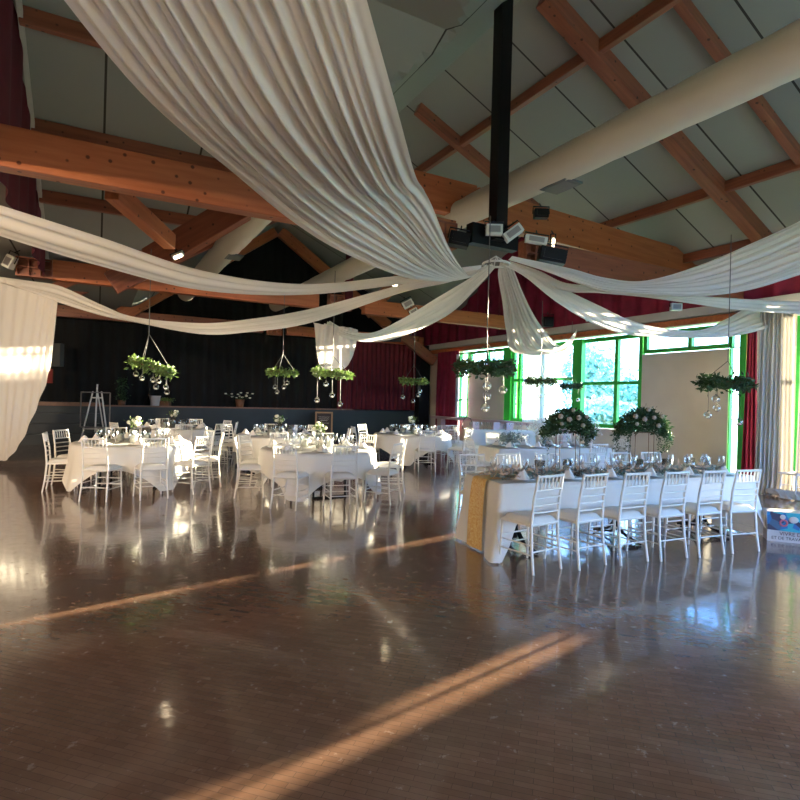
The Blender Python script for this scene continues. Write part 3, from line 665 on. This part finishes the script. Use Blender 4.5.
# floral stands
def flower_stand(c, rz, w, h, label):
    t = empty('flower_stand', c, rz, label, 'stand')
    for sx in (-1, 1):
        for sy in (-1, 1): MB().tube([(sx*w/2, sy*.06, 0), (sx*w/2, sy*.06, h)], .0045, 6).build('leg', M_darkgold, t)
    mb = MB()
    for z in (.004, h):
        mb.tube([(-w/2, -.06, z), (w/2, -.06, z), (w/2, .06, z), (-w/2, .06, z), (-w/2, -.06, z)], .004, 5, False)
    mb.build('wire_frame', M_darkgold, t)
def arrangement(c, rz, rx, rzz, label, trail, seed):
    rnd = random.Random(seed); t = empty('flower_arrangement', c, rz, label, 'flowers')
    mb = MB()
    for k in range(2300):
        a = rnd.uniform(0, math.pi); b = rnd.uniform(-1, 1); rad = rnd.random()**.35
        x = rx*rad*math.cos(a); z = rzz*rad*math.sin(a)-.06*abs(x/rx)**2-.03*rnd.random(); y = .15*b*math.sqrt(max(.05, 1-rad*rad*.6))
        mb.leaf(Vector((x, y, z)), rnd.uniform(.03, .075), .022, rnd)
    for k in range(trail):
        x0 = rnd.choice((-1, 1))*rnd.uniform(.45, 1.05)*rx; ln = rnd.uniform(.1, .3); y0 = rnd.uniform(-.12, .12)
        for i in range(26):
            f = i/26; mb.leaf(Vector((x0+math.copysign(.04, x0)*math.sin(f*3)+rnd.gauss(0, .008), y0+rnd.gauss(0, .01), -.02-ln*f)), .035, .014, rnd)
    mb.build('foliage', M_leafD, t)
    MB().tube([(-rx*.6, 0, rzz*.6), (-rx*.8, 0, rzz*1.25), (-rx*1.0, 0, rzz*1.1)], .003, 4).build('twig', M_darkgold, t)
    for k in range(5):
        a = rnd.uniform(.2, 2.9); MB().tube([(rx*.8*math.cos(a), 0, rzz*.8*math.sin(a)), (rx*1.15*math.cos(a), rnd.uniform(-.1, .1), rzz*1.2*math.sin(a))], .002, 4).build('twig', M_darkgold, t)
    for k in range(7):
        a = .45+k*.37; rad = (.45, .85, .6, .9, .5, .8, .55)[k]
        mb = MB(); q = Vector((rx*rad*math.cos(a)*.9, -.13*math.sqrt(1-rad*rad*.5)-.02, rzz*rad*math.sin(a)*.95+.02)); rr = rnd.uniform(.02, .03)
        mb.ball(q, rr, 9, 6)
        for j in range(5): mb.ball(q+Vector((math.cos(j*1.256)*rr*.55, -.3*rr, math.sin(j*1.256)*rr*.55)), rr*.6, 7, 4)
        mb.build('flower', M_rose, t)
for (px, tt, vv, w, h, rx, rzz, lb, sd, tr) in ((569, 1.56, .4, .235, .5, .3, .25, 'beside the second and third near chairs', 11, 5), (643, 2.56, .42, .235, .5, .33, .28, 'further right on the long table', 12, 16)):
    q = A0+U*tt+V*vv; k = (px-400)/F
    # slide along the table so that the stand sits in its place
    tt += (k*q.y-q.x)/(U.x-k*U.y); q = A0+U*tt+V*vv
    flower_stand((q.x, q.y, TH+.002), R(5), w, h, 'tall thin bronze wire flower stand, '+lb)
    arrangement((q.x, q.y, TH+h+.02), R(5), rx, rzz, 'domed dark green arrangement with blush roses on a tall stand, '+('left one' if sd == 11 else 'right one with trailing sprays'), tr, sd)
# garland along the long table
rnd = random.Random(5)
for nm, t0, t1, n, m_, lb, ct in (('table_garland', .12, 1.05, 500, M_euc, 'grey green eucalyptus garland lying on the left half of the long table', 'garland'), ('table_garland', 1.2, 3.45, 700, M_euc, 'grey green eucalyptus garland lying on the right half of the long table', 'garland')):
    t = empty(nm, A0+U*(t0+t1)/2+V*.4+Vector((0, 0, TH)), LR, lb, ct); hl = (t1-t0)/2; mb = MB(); m2 = MB()
    for k in range(n):
        p = Vector((rnd.uniform(-hl, hl), rnd.gauss(0, .08), .01+rnd.random()*.06)); mb.leaf(p, .06, .026, rnd)
        if k % 2 == 0: m2.leaf(p+Vector((0, 0, .02)), .1, .025, rnd)
    mb.build('leaves', M_euc, t); m2.build('dried_stems', M_pampas, t)['kind'] = 'stuff'

# second table behind
A7 = Vector((1.78, 9.8, 0)); L7 = 2.5; C7 = A7+U*L7/2+V*.4
trestle(C7, L7, .8, LR, 'shorter banquet table standing behind the long one', 2)
o = rect_cloth(L7, .8, .62, .74, .08).build('tablecloth', M_cloth); o.location = C7+Vector((0, 0, .003)); o.rotation_euler.z = LR
tag(o, 'pinkish shaded tablecloth on the shorter table behind the long one', 'tablecloth')
def gyp(c, h, r, label, seed, m=M_gyp):
    rnd = random.Random(seed); t = empty('flower_bouquet', c, 0, label, 'flowers')
    MB().lathe([(0, .003), (.05, .003), (.04, .16), (.037, .16), (.045, .01), (0, .01)], 12).build('vase', M_glassw, t)
    mb = MB(); m2 = MB()
    for k in range(80):
        a = rnd.uniform(0, 6.28); rr = r*rnd.random()**.5; q = Vector((rr*math.cos(a), rr*math.sin(a), h*rnd.uniform(.55, 1)))
        m2.tube([(0, 0, .05), q], .0015, 3, False)
        for j in range(9): mb.leaf(q+Vector((rnd.gauss(0, .04), rnd.gauss(0, .04), rnd.gauss(0, .045))), .035, .03, rnd)
    mb.build('blossoms', m, t); m2.build('stems', M_euc, t)
for px, vv, h, r, lb, sd in ((512, .3, .22, .2, 'low grey green bouquet at the left end of the shorter table', 3), (545, .4, .52, .27, 'tall misty white bouquet, left one on the shorter table', 4), (588, .42, .5, .27, 'tall misty white bouquet, right one on the shorter table', 5)):
    k = (px-400)/F; q = A7+V*vv; tt = (k*q.y-q.x)/(U.x-k*U.y); q = q+U*tt
    gyp((q.x, q.y, TH), h, r, lb, sd, M_euc if sd == 3 else M_gyp)
for k in range(8):
    p = A7+U*(.3+.6*(k//2))+V*(.16 if k % 2 == 0 else .62); inst(PL, (p.x, p.y, TH), LR, 'white plate on the shorter table behind the long one', 'plate', 'plates on the shorter table')
    q = p+U*.15+V*.1; inst(GL, (q.x, q.y, TH), 0, 'clear wine glass on the shorter table behind the long one', 'glass', 'glasses on the shorter table')
def fchair(px, d, face, label, group='loose chairs around the back tables'):
    q = PX(px, 400, d); chair(q.x, q.y, face, label, group)
fchair(591, 9.75, (V.x, V.y), 'white slatted chair at the near right of the shorter table')
fchair(613, 11.0, (-U.x, -U.y), 'white slatted chair at the right end of the shorter table')
fchair(527, 11.6, (-V.x, -V.y), 'white slatted chair on the far side of the shorter table, left'); fchair(572, 12.0, (-V.x, -V.y), 'white slatted chair on the far side of the shorter table, right')
fchair(482, 10.1, (U.x, U.y), 'white slatted chair at the left end of the shorter table')
fchair(499, 12.6, (.6, .8), 'golden lit chair before the drinks table, turned away')
fchair(477, 13.6, (1, .1), 'white chair seen from behind in front of the drinks table')
fchair(456, 15.3, (.4, -1), 'white chair left of the drinks table, farther one'); fchair(465, 14.6, (1, .2), 'white chair left of the drinks table, nearer one')
# drinks table
c = PX(500, 400, 16.7); T6r = R(8)
trestle((c.x, c.y, 0), 2.0, .75, T6r, 'drinks table with white cloth below the far windows', 2)
o = rect_cloth(2.0, .75, .7, .74, .05).build('tablecloth', M_cloth); o.location = (c.x, c.y, .003); o.rotation_euler.z = T6r; tag(o, 'white cloth on the drinks table below the far windows', 'tablecloth')
bx = MB().box((0, 0, .11), (.2, .15, .22)).build('gift_box', M_pink, None, (c.x-.72, c.y, TH), T6r); tag(bx, 'small lilac box, left one on the drinks table', 'box', 'lilac boxes on the drinks table')
for dx, lb in ((-.1, 'middle one'), (.3, 'right one')):
    b2 = bx.copy(); COL.objects.link(b2); b2.location = (c.x+dx, c.y+dx*.1, TH); tag(b2, 'small lilac box, %s on the drinks table' % lb, 'box')
for k in range(14):
    inst(GL, (c.x-.85+k*.125+random.uniform(-.03, .03), c.y-.05+random.uniform(-.2, .2), TH), 0, 'clear glass standing ready on the drinks table', 'glass', 'glasses on the drinks table')
t = empty('wire_lantern', (c.x-.95+.0, c.y+.1, TH), 0, 'small dark hooped wire holder at the left of the drinks table', 'holder')
MB().tube([(-.14, 0, 0), (-.15, 0, .16), (-.1, 0, .3), (0, 0, .36), (.1, 0, .3), (.15, 0, .16), (.14, 0, 0)], .012, 6).build('hoop', M_blackmetal, t); MB().tube([(-.14, 0, .01), (.14, 0, .01)], .014, 6).build('foot', M_blackmetal, t)
# low white stool far right
t = empty('folding_stool', PX(797, 400, 10.0)*1, R(20), 'low white stool before the drape at the right edge', 'stool'); t.location.z = 0
MB().box((0, 0, .44), (.42, .34, .03)).build('seat', M_white, t)
for sx in (-1, 1):
    for sy in (-1, 1): MB().tube([(sx*.19, sy*.15, 0), (sx*.17, sy*.13, .43)], .013, 6).build('leg', M_white, t)
MB().tube([(-.18, -.14, .22), (.18, -.14, .22)], .01, 5).tube([(-.18, .14, .22), (.18, .14, .22)], .01, 5).build('stretcher', M_white, t)

# ------------------------------------------------------------------ shopping bag with print
q = PX(771, 541, 6.65); bx0, by0 = q.x, q.y
t = empty('printed_bag', (bx0+.42, by0+.0, 0), R(-22), 'low white bag with turquoise printed picture on the floor by the long table', 'bag')
def bag(z0, z1, e, m, name):
    w, d = .84, .22
    vs = []
    for z in (z0, z1):
        k = 1+.03*z
        for sx, sy in ((-1, -1), (1, -1), (1, 1), (-1, 1)): vs.append((sx*(w/2*k+e), sy*(d/2*k+e), z))
    return MB().add(vs, [(0, 1, 5, 4), (1, 2, 6, 5), (2, 3, 7, 6), (3, 0, 4, 7), (0, 3, 2, 1), (4, 5, 6, 7)]).build(name, m, t)
M_bagw = mat('bag_white', (.62, .55, .5), .5)
def print_mat():
    m = bpy.data.materials.new('bag_print'); m.use_nodes = True; nt = m.node_tree; b = nt.nodes['Principled BSDF']; L = nt.links.new
    tc = nt.nodes.new('ShaderNodeTexCoord'); v = nt.nodes.new('ShaderNodeTexVoronoi'); v.inputs['Scale'].default_value = 9
    cr = nt.nodes.new('ShaderNodeValToRGB'); cr.color_ramp.interpolation = 'CONSTANT'; e = cr.color_ramp.elements
    cols = [(0, (.005, .02, .07)), (.25, (.0, .13, .35)), (.45, (.02, .35, .42)), (.62, (.0, .22, .5)), (.78, (.35, .68, .62)), (.9, (.02, .1, .2))]
    e[0].color = (*cols[0][1], 1); e[1].position = cols[1][0]; e[1].color = (*cols[1][1], 1)
    for p, c in cols[2:]: x = e.new(p); x.color = (*c, 1)
    L(tc.outputs['Object'], v.inputs['Vector']); L(v.outputs['Color'], cr.inputs['Fac']); L(cr.outputs['Color'], b.inputs['Base Color']); b.inputs['Roughness'].default_value = .35
    return m
bag(0, .36, 0, M_bagw, 'body'); 
MB().add([(-.425, -.125, .14), (.425, -.125, .11), (.432, -.128, .355), (-.432, -.128, .355)], [(0, 1, 2, 3)]).build('printed_panel', print_mat(), t)
mb = MB()
for k in range(14): a = k/14*6.283; mb.ball((-.26+.035*math.cos(a), -.13, .23+.035*math.sin(a)), .012, 6, 4, (1, .3, 1))
mb.build('printed_ring', mat('print_rose', (.5, .12, .16), .5), t); MB().ball((-.16, -.129, .275), .05, 10, 6, (1, .1, .8)).ball((-.27, -.128, .3), .03, 8, 5, (1, .1, 1)).build('printed_shape', M_bagw, t)
def text(s, size, loc, rx, m, parent, rzl=0):
    cu = bpy.data.curves.new('lettering', 'FONT'); cu.body = s; cu.size = size; cu.extrude = .0008; cu.materials.append(m)
    tmp = bpy.data.objects.new('tmp', cu); COL.objects.link(tmp); bpy.context.view_layer.update()
    me = bpy.data.meshes.new_from_object(tmp.evaluated_get(bpy.context.evaluated_depsgraph_get())); bpy.data.objects.remove(tmp)
    o = bpy.data.objects.new('lettering', me); COL.objects.link(o); o.parent = parent; o.location = loc; o.rotation_euler = (rx, 0, rzl)
    if not me.materials: me.materials.append(m)
    return o
M_ink = mat('red_ink', (.12, .02, .02), .6); M_ink2 = mat('dark_ink', (.03, .025, .03), .6)
text("VIVRE D'AMOUR", .062, (-.30, -.126, .082), R(90), M_ink, t); text("ET DE TRAVAIL FRAIS", .05, (-.38, -.122, .03), R(90), M_ink2, t)

# ------------------------------------------------------------------ stage dressing
def on_stage(px, d=None):
    k = (px-400)/F; w = 20.8; p = w*(k*A_+B_)/(A_-k*B_); return H(p, w, 1.125)
q = on_stage(240); t = empty('flower_pot', q, 0, 'dark pot of white flowers on the stage edge', 'plant')
MB().lathe([(0, 0), (.12, 0), (.17, .32), (.15, .32), (.1, .03), (0, .03)], 14).build('pot', M_brown, t)
mb = MB(); m2 = MB()
for k in range(16): p = Vector((random.gauss(0, .22), random.gauss(0, .1), random.uniform(.35, .6))); mb.ball(p, .05, 7, 5, (1, 1, .5)); m2.tube([(0, 0, .3), p], .006, 4)
mb.build('blossoms', M_wflower, t); m2.build('stems', M_leafD, t)
q = on_stage(155); t = empty('bucket', q, 0, 'pale bucket standing on the stage above the left tables', 'bucket'); MB().lathe([(0, 0), (.14, 0), (.18, .36), (.19, .36), (.19, .38), (.16, .38), (.13, .02), (0, .02)], 16).build('body', M_napkin, t)
q = on_stage(165); t = empty('wooden_crate', q, 0, 'small brown crate of greenery on the stage beside the pale bucket', 'crate'); MB().box((0, 0, .1), (.34, .25, .2)).build('box', M_brown, t)
mb = MB(); [mb.leaf(Vector((random.gauss(0, .14), random.gauss(0, .08), random.uniform(.18, .3))), .08, .04) for k in range(120)]; mb.build('leaves', M_leafL, t)
q = on_stage(122); t = empty('slender_plant', q, 0, 'slim dark leafy plant on the stage right of the easel', 'plant'); MB().lathe([(0, 0), (.1, 0), (.13, .2), (0, .2)], 12).build('pot', M_brown, t)
mb = MB(); [mb.leaf(Vector((random.gauss(0, .09), random.gauss(0, .09), random.uniform(.2, .95))), .08, .035) for k in range(300)]; mb.build('leaves', M_leafD, t)
# easel with hollow frame
q = PX(97, 400, 15.6); t = empty('easel', (q.x, q.y, 0), 0, 'white display easel standing before the dark stage', 'easel')
for sx in (-1, 1): MB().tube([(sx*.42, -.1, 0), (sx*.12, 0, 1.6)], .022, 6).build('leg', M_white, t)
MB().tube([(0, .55, 0), (0, .02, 1.6)], .02, 6).build('leg', M_white, t)
MB().tube([(0, -.06, .45), (0, 0, 1.8)], .024, 6).build('mast', M_white, t); MB().tube([(-.33, -.08, .55), (.33, -.08, .55)], .022, 6).tube([(-.16, -.01, 1.42), (.16, -.01, 1.42)], .02, 6).build('crossbar', M_white, t)
t = empty('hollow_frame', (q.x+.03, q.y-.14, .6), 0, 'thin empty rectangular frame held on the white easel', 'frame')
MB().bar((-.39, 0, 0), (.42, 0, .0), .02, .03).bar((-.41, 0, .97), (.4, 0, .97), .02, .03).bar((-.4, 0, 0), (-.4, 0, .97), .03, .02).bar((.41, 0, 0), (.41, 0, .97), .03, .02).build('frame', M_steel, t)
# welcome chalkboard
t = empty('chalkboard_sign', H(*toH(PX(324.5, 400, 21.0))[:2], 0), YAW*.4, 'brown framed chalkboard leaning against the stage front', 'chalkboard')
Rx = Matrix.Rotation(R(-6), 3, 'X')
MB().box((0, 0, .53), (.56, .02, .94), Rx).build('board', M_chalk, t)
MB().box(Rx @ Vector((-.3, 0, 0))+Vector((0, 0, .53)), (.06, .04, 1.04), Rx).box(Rx @ Vector((.3, 0, 0))+Vector((0, 0, .53)), (.06, .04, 1.04), Rx).box(Rx @ Vector((0, 0, .5))+Vector((0, 0, .53)), (.66, .04, .06), Rx).box(Rx @ Vector((0, 0, -.5))+Vector((0, 0, .53)), (.66, .04, .06), Rx).build('frame', M_frame, t)
mb = MB()
for j, (z, w) in enumerate(((.33, .2), (.26, .2), (.2, .14), (.1, .18))): mb.tube([Rx @ Vector((-w+2*w*k/24, -.013, z+.02*math.sin(k*1.9+j)))+Vector((0, 0, .53)) for k in range(25)], .006, 4)
mb.build('chalk_marks', M_chalkw, t)
# steps and bits at the dark left corner
q = toH(PX(58, 400, 16.4)); hall('stage_steps', MB().box((q[0], q[1]+.9, .45), (2.2, .35, .9)).box((q[0], q[1]+.55, .3), (2.2, .35, .6)).box((q[0], q[1]+.2, .15), (2.2, .35, .3)), M_slate, 'thing', 'dark steps leading up to the stage behind the left drape', 'steps')
hall('wooden_bench', MB().box((q[0]+.2, q[1]+1.15, 1.18), (2.0, .2, .12)), M_brown, 'thing', 'brown timber rail above the dark steps at the left', 'rail')
q = PX(49, 376, 16.5); tag(MB().box((0, 0, 0), (.22, .03, .42)).build('wall_notice', mat('red_notice', (.2, .02, .015), .6), None, q), 'small dark red notice hanging beside the left drape', 'notice')
q = PX(58, 355, 17.0); tag(MB().box((0, 0, 0), (.25, .2, .7)).build('loudspeaker', mat('dark_grey_box', (.05, .055, .055), .6), None, q), 'dark grey loudspeaker high up beside the left drape', 'speaker')

# ------------------------------------------------------------------ hanging wreaths
def wreath(px, py, d, dia, light, label, hook, tilt=0, seed=0, thick=.075, n=650, fix=None):
    rnd = random.Random(seed); c = PX(px, py, d); t = empty('hanging_wreath', c, 0, label, 'wreath'); t.rotation_euler = (0, tilt, rnd.random()*0)
    mb = MB(); r = dia/2-thick*.5
    mb.tube([(r*math.cos(k*math.pi/12), r*math.sin(k*math.pi/12), 0) for k in range(25)], .012, 6); mb.build('hoop', M_darkgold, t)
    mb = MB()
    for k in range(n):
        a = rnd.uniform(0, 6.283); q = Vector((r*math.cos(a), r*math.sin(a), 0))+Vector((rnd.gauss(0, thick*.38), rnd.gauss(0, thick*.38), rnd.gauss(0, thick*.42)-.01))
        mb.leaf(q, rnd.uniform(.05, .1), .04, rnd)
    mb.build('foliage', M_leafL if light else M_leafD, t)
    hk = PX(hook[0], hook[1], d)-c; iv = Matrix.Rotation(-tilt, 3, 'Y'); hk = iv @ hk; up = iv @ Vector((0, 0, 1))
    mb = MB()
    for k in range(3): a = k*2.094+.5; mb.tube([hk, (r*math.cos(a), r*math.sin(a), .02)], .005, 4)
    top = 3.9-(c.z+(Matrix.Rotation(tilt, 3, 'Y') @ hk).z)
    if top > .05: mb.tube([hk, hk+up*top], .006, 4)
    mb.build('cord', M_string, t)
    return c
def bauble(px, py, r, d, ztop, label, group):
    c = PX(px, py, d); t = empty('glass_bauble', c, 0, label, 'bauble', group)
    MB().ball((0, 0, 0), r, 14, 9).build('globe', M_ball, t)
    MB().lathe([(0, -r*.75), (r*.45, -r*.75), (r*.45, -r*.3), (0, -r*.3)], 10).build('tea_light', M_candle, t)
    MB().tube([(0, 0, r*.98), (0, 0, ztop-c.z)], .003, 4).build('cord', M_string, t); MB().ball((0, 0, r*1.12), r*.2, 6, 4).build('cap', M_string, t)
WR = [(152, 366, 8.9, .68, 1, 'light green leafy wreath hanging tilted above the front left table', (149, 334), R(20), [(136, 374), (142, 378), (153, 380), (159, 381), (156, 387), (166, 387), (167, 392)], .045),
      (282, 372, 12.6, .68, 1, 'light green wreath with four glass balls before the black backdrop', (283, 354), 0, [(275, 387), (277, 392), (284, 387), (287, 383)], .055),
      (333, 373, 10.1, .7, 1, 'light green wreath under the short fabric end', (333, 356), R(4), [(317, 400), (326, 384), (332, 395), (340, 404)], .05),
      (414, 381, 14.0, .64, 1, 'small wreath hanging before the dark red stage curtain', (414, 365), 0, [(403, 397), (413, 401), (418, 395), (420, 391)], .055),
      (485, 367, 6.9, .72, 0, 'dark leafy wreath hanging before the far left window panels', (487, 343), 0, [(487, 386), (487, 396), (485, 408), (503, 390)], .055),
      (541, 381, 12.5, .66, 0, 'dark wreath in front of the pale blue sheer curtain', (541, 362), 0, [(540, 396), (546, 395)], .045),
      (571, 386, 15.5, .58, 0, 'smallest dark wreath beside the thick green window post', (571, 372), 0, [(578, 400), (568, 396)], .05),
      (726, 383, 7.4, .62, 0, 'dark leafy wreath hanging before the blank beige wall panel', (728, 361), R(2), [(716, 399), (717, 408), (708, 415), (739, 422)], .05)]
SH = ['tilted light green wreath', 'light green wreath by the black backdrop', 'light green wreath beneath the short fabric end', 'small wreath by the dark red curtain', 'large dark wreath by the far window panels', 'dark wreath by the blue sheer', 'smallest dark wreath', 'dark wreath by the beige wall panel']
for i, (px, py, d, dia, li, lb, hk, ti, bs, br) in enumerate(WR):
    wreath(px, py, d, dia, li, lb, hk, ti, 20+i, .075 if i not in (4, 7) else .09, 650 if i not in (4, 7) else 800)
    for j, (bx_, by_) in enumerate(bs):
        od = d+(.12 if j % 2 else -.12)
        bauble(bx_, by_, br, od, PX(px, py, d).z-.03-(bx_-px)*math.tan(ti)*d/F, 'glass ball with tea light under the '+SH[i], 'glass balls under the '+SH[i])

# ------------------------------------------------------------------ lamps on the trusses
def fixture(px, py, d, size, m, label, lit=None, ry=0, rx=0):
    c = PX(px, py, d); t = empty('spotlight', c, 0, label, 'lamp'); t.rotation_euler = (rx, ry, 0)
    MB().box((0, 0, 0), size).build('housing', m, t, bevel=.01)
    MB().box((0, -size[1]/2-.006, 0), (size[0]*.7, .01, size[2]*.6)).build('lens', M_lens if lit else (M_blackmetal if m == M_blackmetal else M_steel), t)
    MB().tube([(-size[0]/2-.015, 0, 0), (-size[0]/2-.015, 0, size[2]*.8), (size[0]/2+.015, 0, size[2]*.8), (size[0]/2+.015, 0, 0)], .012, 5).tube([(0, 0, size[2]*.8), (0, .1, size[2]*.8+.08)], .012, 5).build('bracket', M_blackmetal, t)
fixture(494, 230, 8.1, (.24, .12, .15), M_lampw, 'square white floodlight on the front of the black post')
fixture(513, 233, 8.2, (.3, .12, .14), M_lampw, 'white floodlight tilted upward right of the black post', ry=R(-38))
fixture(536, 240, 8.6, (.34, .1, .12), M_lampw, 'white tube light above the right end block', ry=R(8))
fixture(459, 240, 8.2, (.3, .2, .2), M_blackmetal, 'black spotlight on the end block left of the post', ry=R(10))
fixture(552, 256, 8.7, (.42, .2, .22), M_blackmetal, 'black spotlight hanging right of the post', ry=R(10))
fixture(541, 214, 8.6, (.22, .14, .14), M_blackmetal, 'black clamp on the large upper beam')
fixture(178, 255, 9.7, (.2, .1, .08), M_lampw, 'small lit lamp on the dark rafter at upper left', True, ry=R(-25), rx=R(50))
fixture(10, 262, 11, (.16, .16, .26), M_lampw, 'pale spotlight above the left drape', ry=R(25))
fixture(392, 336, 15, (.5, .3, .3), M_blackmetal, 'black projector hanging from the middle truss')
fixture(408, 304, 14.5, (.28, .12, .18), M_lampw, 'white floodlight behind the middle swag', ry=R(-30)); fixture(414, 312, 14.4, (.22, .12, .16), M_lampw, 'lower white floodlight behind the middle swag', ry=R(-30))
fixture(676, 307, 12.0, (.24, .1, .16), M_lampw, 'square white emergency light on the grey cornice'); fixture(592, 318, 13.5, (.3, .1, .12), M_lampw, 'long white lamp on the grey cornice', ry=R(-12))
fixture(548, 322, 17.0, (.3, .2, .3), M_blackmetal, 'black lamp cluster on the orange end block'); fixture(553, 243, 8.9, (.05, .05, .18), M_lampw, 'tiny green lit tube under the upper beam', True)
fixture(395, 285, 13, (.14, .1, .1), M_lampw, 'small lit lamp glimpsed between two swags', True)

# ------------------------------------------------------------------ outside
g = MB().box((WALLP+40, 12, -.2), (79.5, 120, .1)); hall('ground_outside', g, M_grass)
g2 = MB().box((4, -35, -.2), (60, 58, .1)); hall('ground_behind', g2, M_grass)
def tree(px, d, h, r, label, seed):
    rnd = random.Random(seed); q = PX(px, 400, d); t = empty('garden_tree', (q.x, q.y, -.15), 0, label, 'tree')
    MB().tube([(0, 0, 0), (.1, 0, h*.3), (0, .1, h*.6)], [.2, .16, .08], 8).build('trunk', M_bark, t)
    mb = MB()
    for k in range(1600):
        u = rnd.uniform(-1, 1); a = rnd.uniform(0, 6.28); rad = rnd.random()**.33; s = math.sqrt(1-u*u)
        lump = 1+.25*math.sin(a*3+seed)+.15*math.sin(u*7)
        mb.leaf(Vector((r*rad*s*math.cos(a)*lump, r*rad*s*math.sin(a)*lump, h*.6+h*.4*rad*u*lump)), .5, .3, rnd)
    mb.build('crown', M_tree, t)
tree(590, 38, 6.0, 1.9, 'pale tree seen through the big window, left one', 1); tree(622, 42, 4.2, 2.6, 'pale round tree seen through the big window, right one', 2); tree(602, 32, 1.9, 2.2, 'pale low bush seen through the lower window panes', 3)
tree(500, 60, 7, 3, 'pale tree behind the narrow far windows', 4)

# ------------------------------------------------------------------ light
w = bpy.data.worlds.new('world'); scn.world = w; w.use_nodes = True; nt = w.node_tree; bg = nt.nodes['Background']
tc = nt.nodes.new('ShaderNodeTexCoord'); sx = nt.nodes.new('ShaderNodeSeparateXYZ'); cr = nt.nodes.new('ShaderNodeValToRGB')
cr.color_ramp.elements[0].position = .0; cr.color_ramp.elements[0].color = (.66, .84, 1, 1); cr.color_ramp.elements[1].position = .3; cr.color_ramp.elements[1].color = (.15, .40, 1, 1)
nt.links.new(tc.outputs['Generated'], sx.inputs[0]); nt.links.new(sx.outputs['Z'], cr.inputs['Fac']); dt = nt.nodes.new('ShaderNodeVectorMath'); dt.operation = 'DOT_PRODUCT'; dt.inputs[1].default_value = (.758, .652, 0)
mrg = nt.nodes.new('ShaderNodeMapRange'); mrg.inputs[1].default_value = .35; mrg.inputs[2].default_value = -.6
mxw = nt.nodes.new('ShaderNodeMix'); mxw.data_type = 'RGBA'; mxw.inputs[7].default_value = (.2, .62, 1.75, 1)
nt.links.new(tc.outputs['Generated'], dt.inputs[0]); nt.links.new(dt.outputs['Value'], mrg.inputs[0]); nt.links.new(mrg.outputs[0], mxw.inputs['Factor'])
nt.links.new(cr.outputs['Color'], mxw.inputs[6]); nt.links.new(mxw.outputs[2], bg.inputs['Color']); bg.inputs['Strength'].default_value = 4.6
sd = bpy.data.lights.new('sun', 'SUN'); so = bpy.data.objects.new('sun', sd); COL.objects.link(so)
el = R(4.6); az = Vector((.758, .652, 0)).normalized(); dirv = Vector((az.x*math.cos(el), az.y*math.cos(el), math.sin(el)))
so.rotation_euler = dirv.to_track_quat('Z', 'Y').to_euler(); sd.energy = 30; sd.angle = R(.6); sd.color = (1, .83, .6)
def area(name, loc, tgt, sx_, sy_, power, col, portal=False):
    l = bpy.data.lights.new(name, 'AREA'); l.shape = 'RECTANGLE'; l.size = sx_; l.size_y = sy_; l.energy = power; l.color = col
    if portal: l.cycles.is_portal = True
    o = bpy.data.objects.new(name, l); COL.objects.link(o); o.location = loc; o.rotation_euler = (Vector(loc)-Vector(tgt)).to_track_quat('Z', 'Y').to_euler(); return o
def portal(w0, w1, z0, z1):
    c = H(WALLP+.2, (w0+w1)/2, (z0+z1)/2); area('window_portal', c, H(0, (w0+w1)/2, (z0+z1)/2), abs(w1-w0), z1-z0, 1, (1, 1, 1), True)
portal(W(505), W(641), .95, 3.5); portal(W(730), W(740), 0, 3.5); portal(W(795), 4.6, 0, 3.5); portal(1, -3.8, 0, 3.5); portal(W(642), W(733), 2.95, 3.5); portal(W(458), W(504), 2.9, 3.5)
for p_, w_, tx, tw, pw in ((-6.5, -1.5, -3.8, 10, 55), (-7.5, 3.5, -1.5, 10, 50), (-8.4, 8.4, 2.5, 4.4, 30)):  # warm fill lamps added out of view to brighten the tables and left side
    c = H(p_, w_, 3.7); area('added_fill_light', c, H(tx, tw, 3.0), .9, .3, pw, (1, .76, .5)).data.spread = R(68)
    fx = empty('floodlight', H(p_, w_-.12, 3.72), YAW, 'added unseen warm fill floodlight ' + ('behind the viewer' if w_ < 0 else 'by the near part of the dark left wall' if w_ < 5 else 'by the middle of the dark left wall'), 'lamp'); MB().box((0, -.1, 0), (1.0, .12, .36)).build('housing', M_lampw, fx); MB().tube([(0, -.1, .18), (0, -.1, .3)], .02, 6).build('bracket', M_blackmetal, fx)  # housing added around each unseen fill lamp
c = H(7.05, -4.7, 2); area("window_portal", c, H(7.05, 5, 2), 5.7, 3.9, 1, (1, 1, 1), True)
def lamp(px, py, d, power, r=.15, col=(1, .78, .52)):
    l = bpy.data.lights.new('hall_lamp', 'POINT'); l.energy = power; l.color = col; l.shadow_soft_size = r
    o = bpy.data.objects.new('hall_lamp', l); COL.objects.link(o); o.location = PX(px, py, d)

scn.view_settings.view_transform = 'Standard'; scn.view_settings.look = 'None'; scn.view_settings.gamma = 1; scn.view_settings.exposure = 1.5
scn.view_settings.use_curve_mapping = False
scn.cycles.use_denoising = True; scn.cycles.max_bounces = 8; scn.cycles.transparent_max_bounces = 16
scn.cycles.sample_clamp_indirect = 4
bpy.context.view_layer.update()
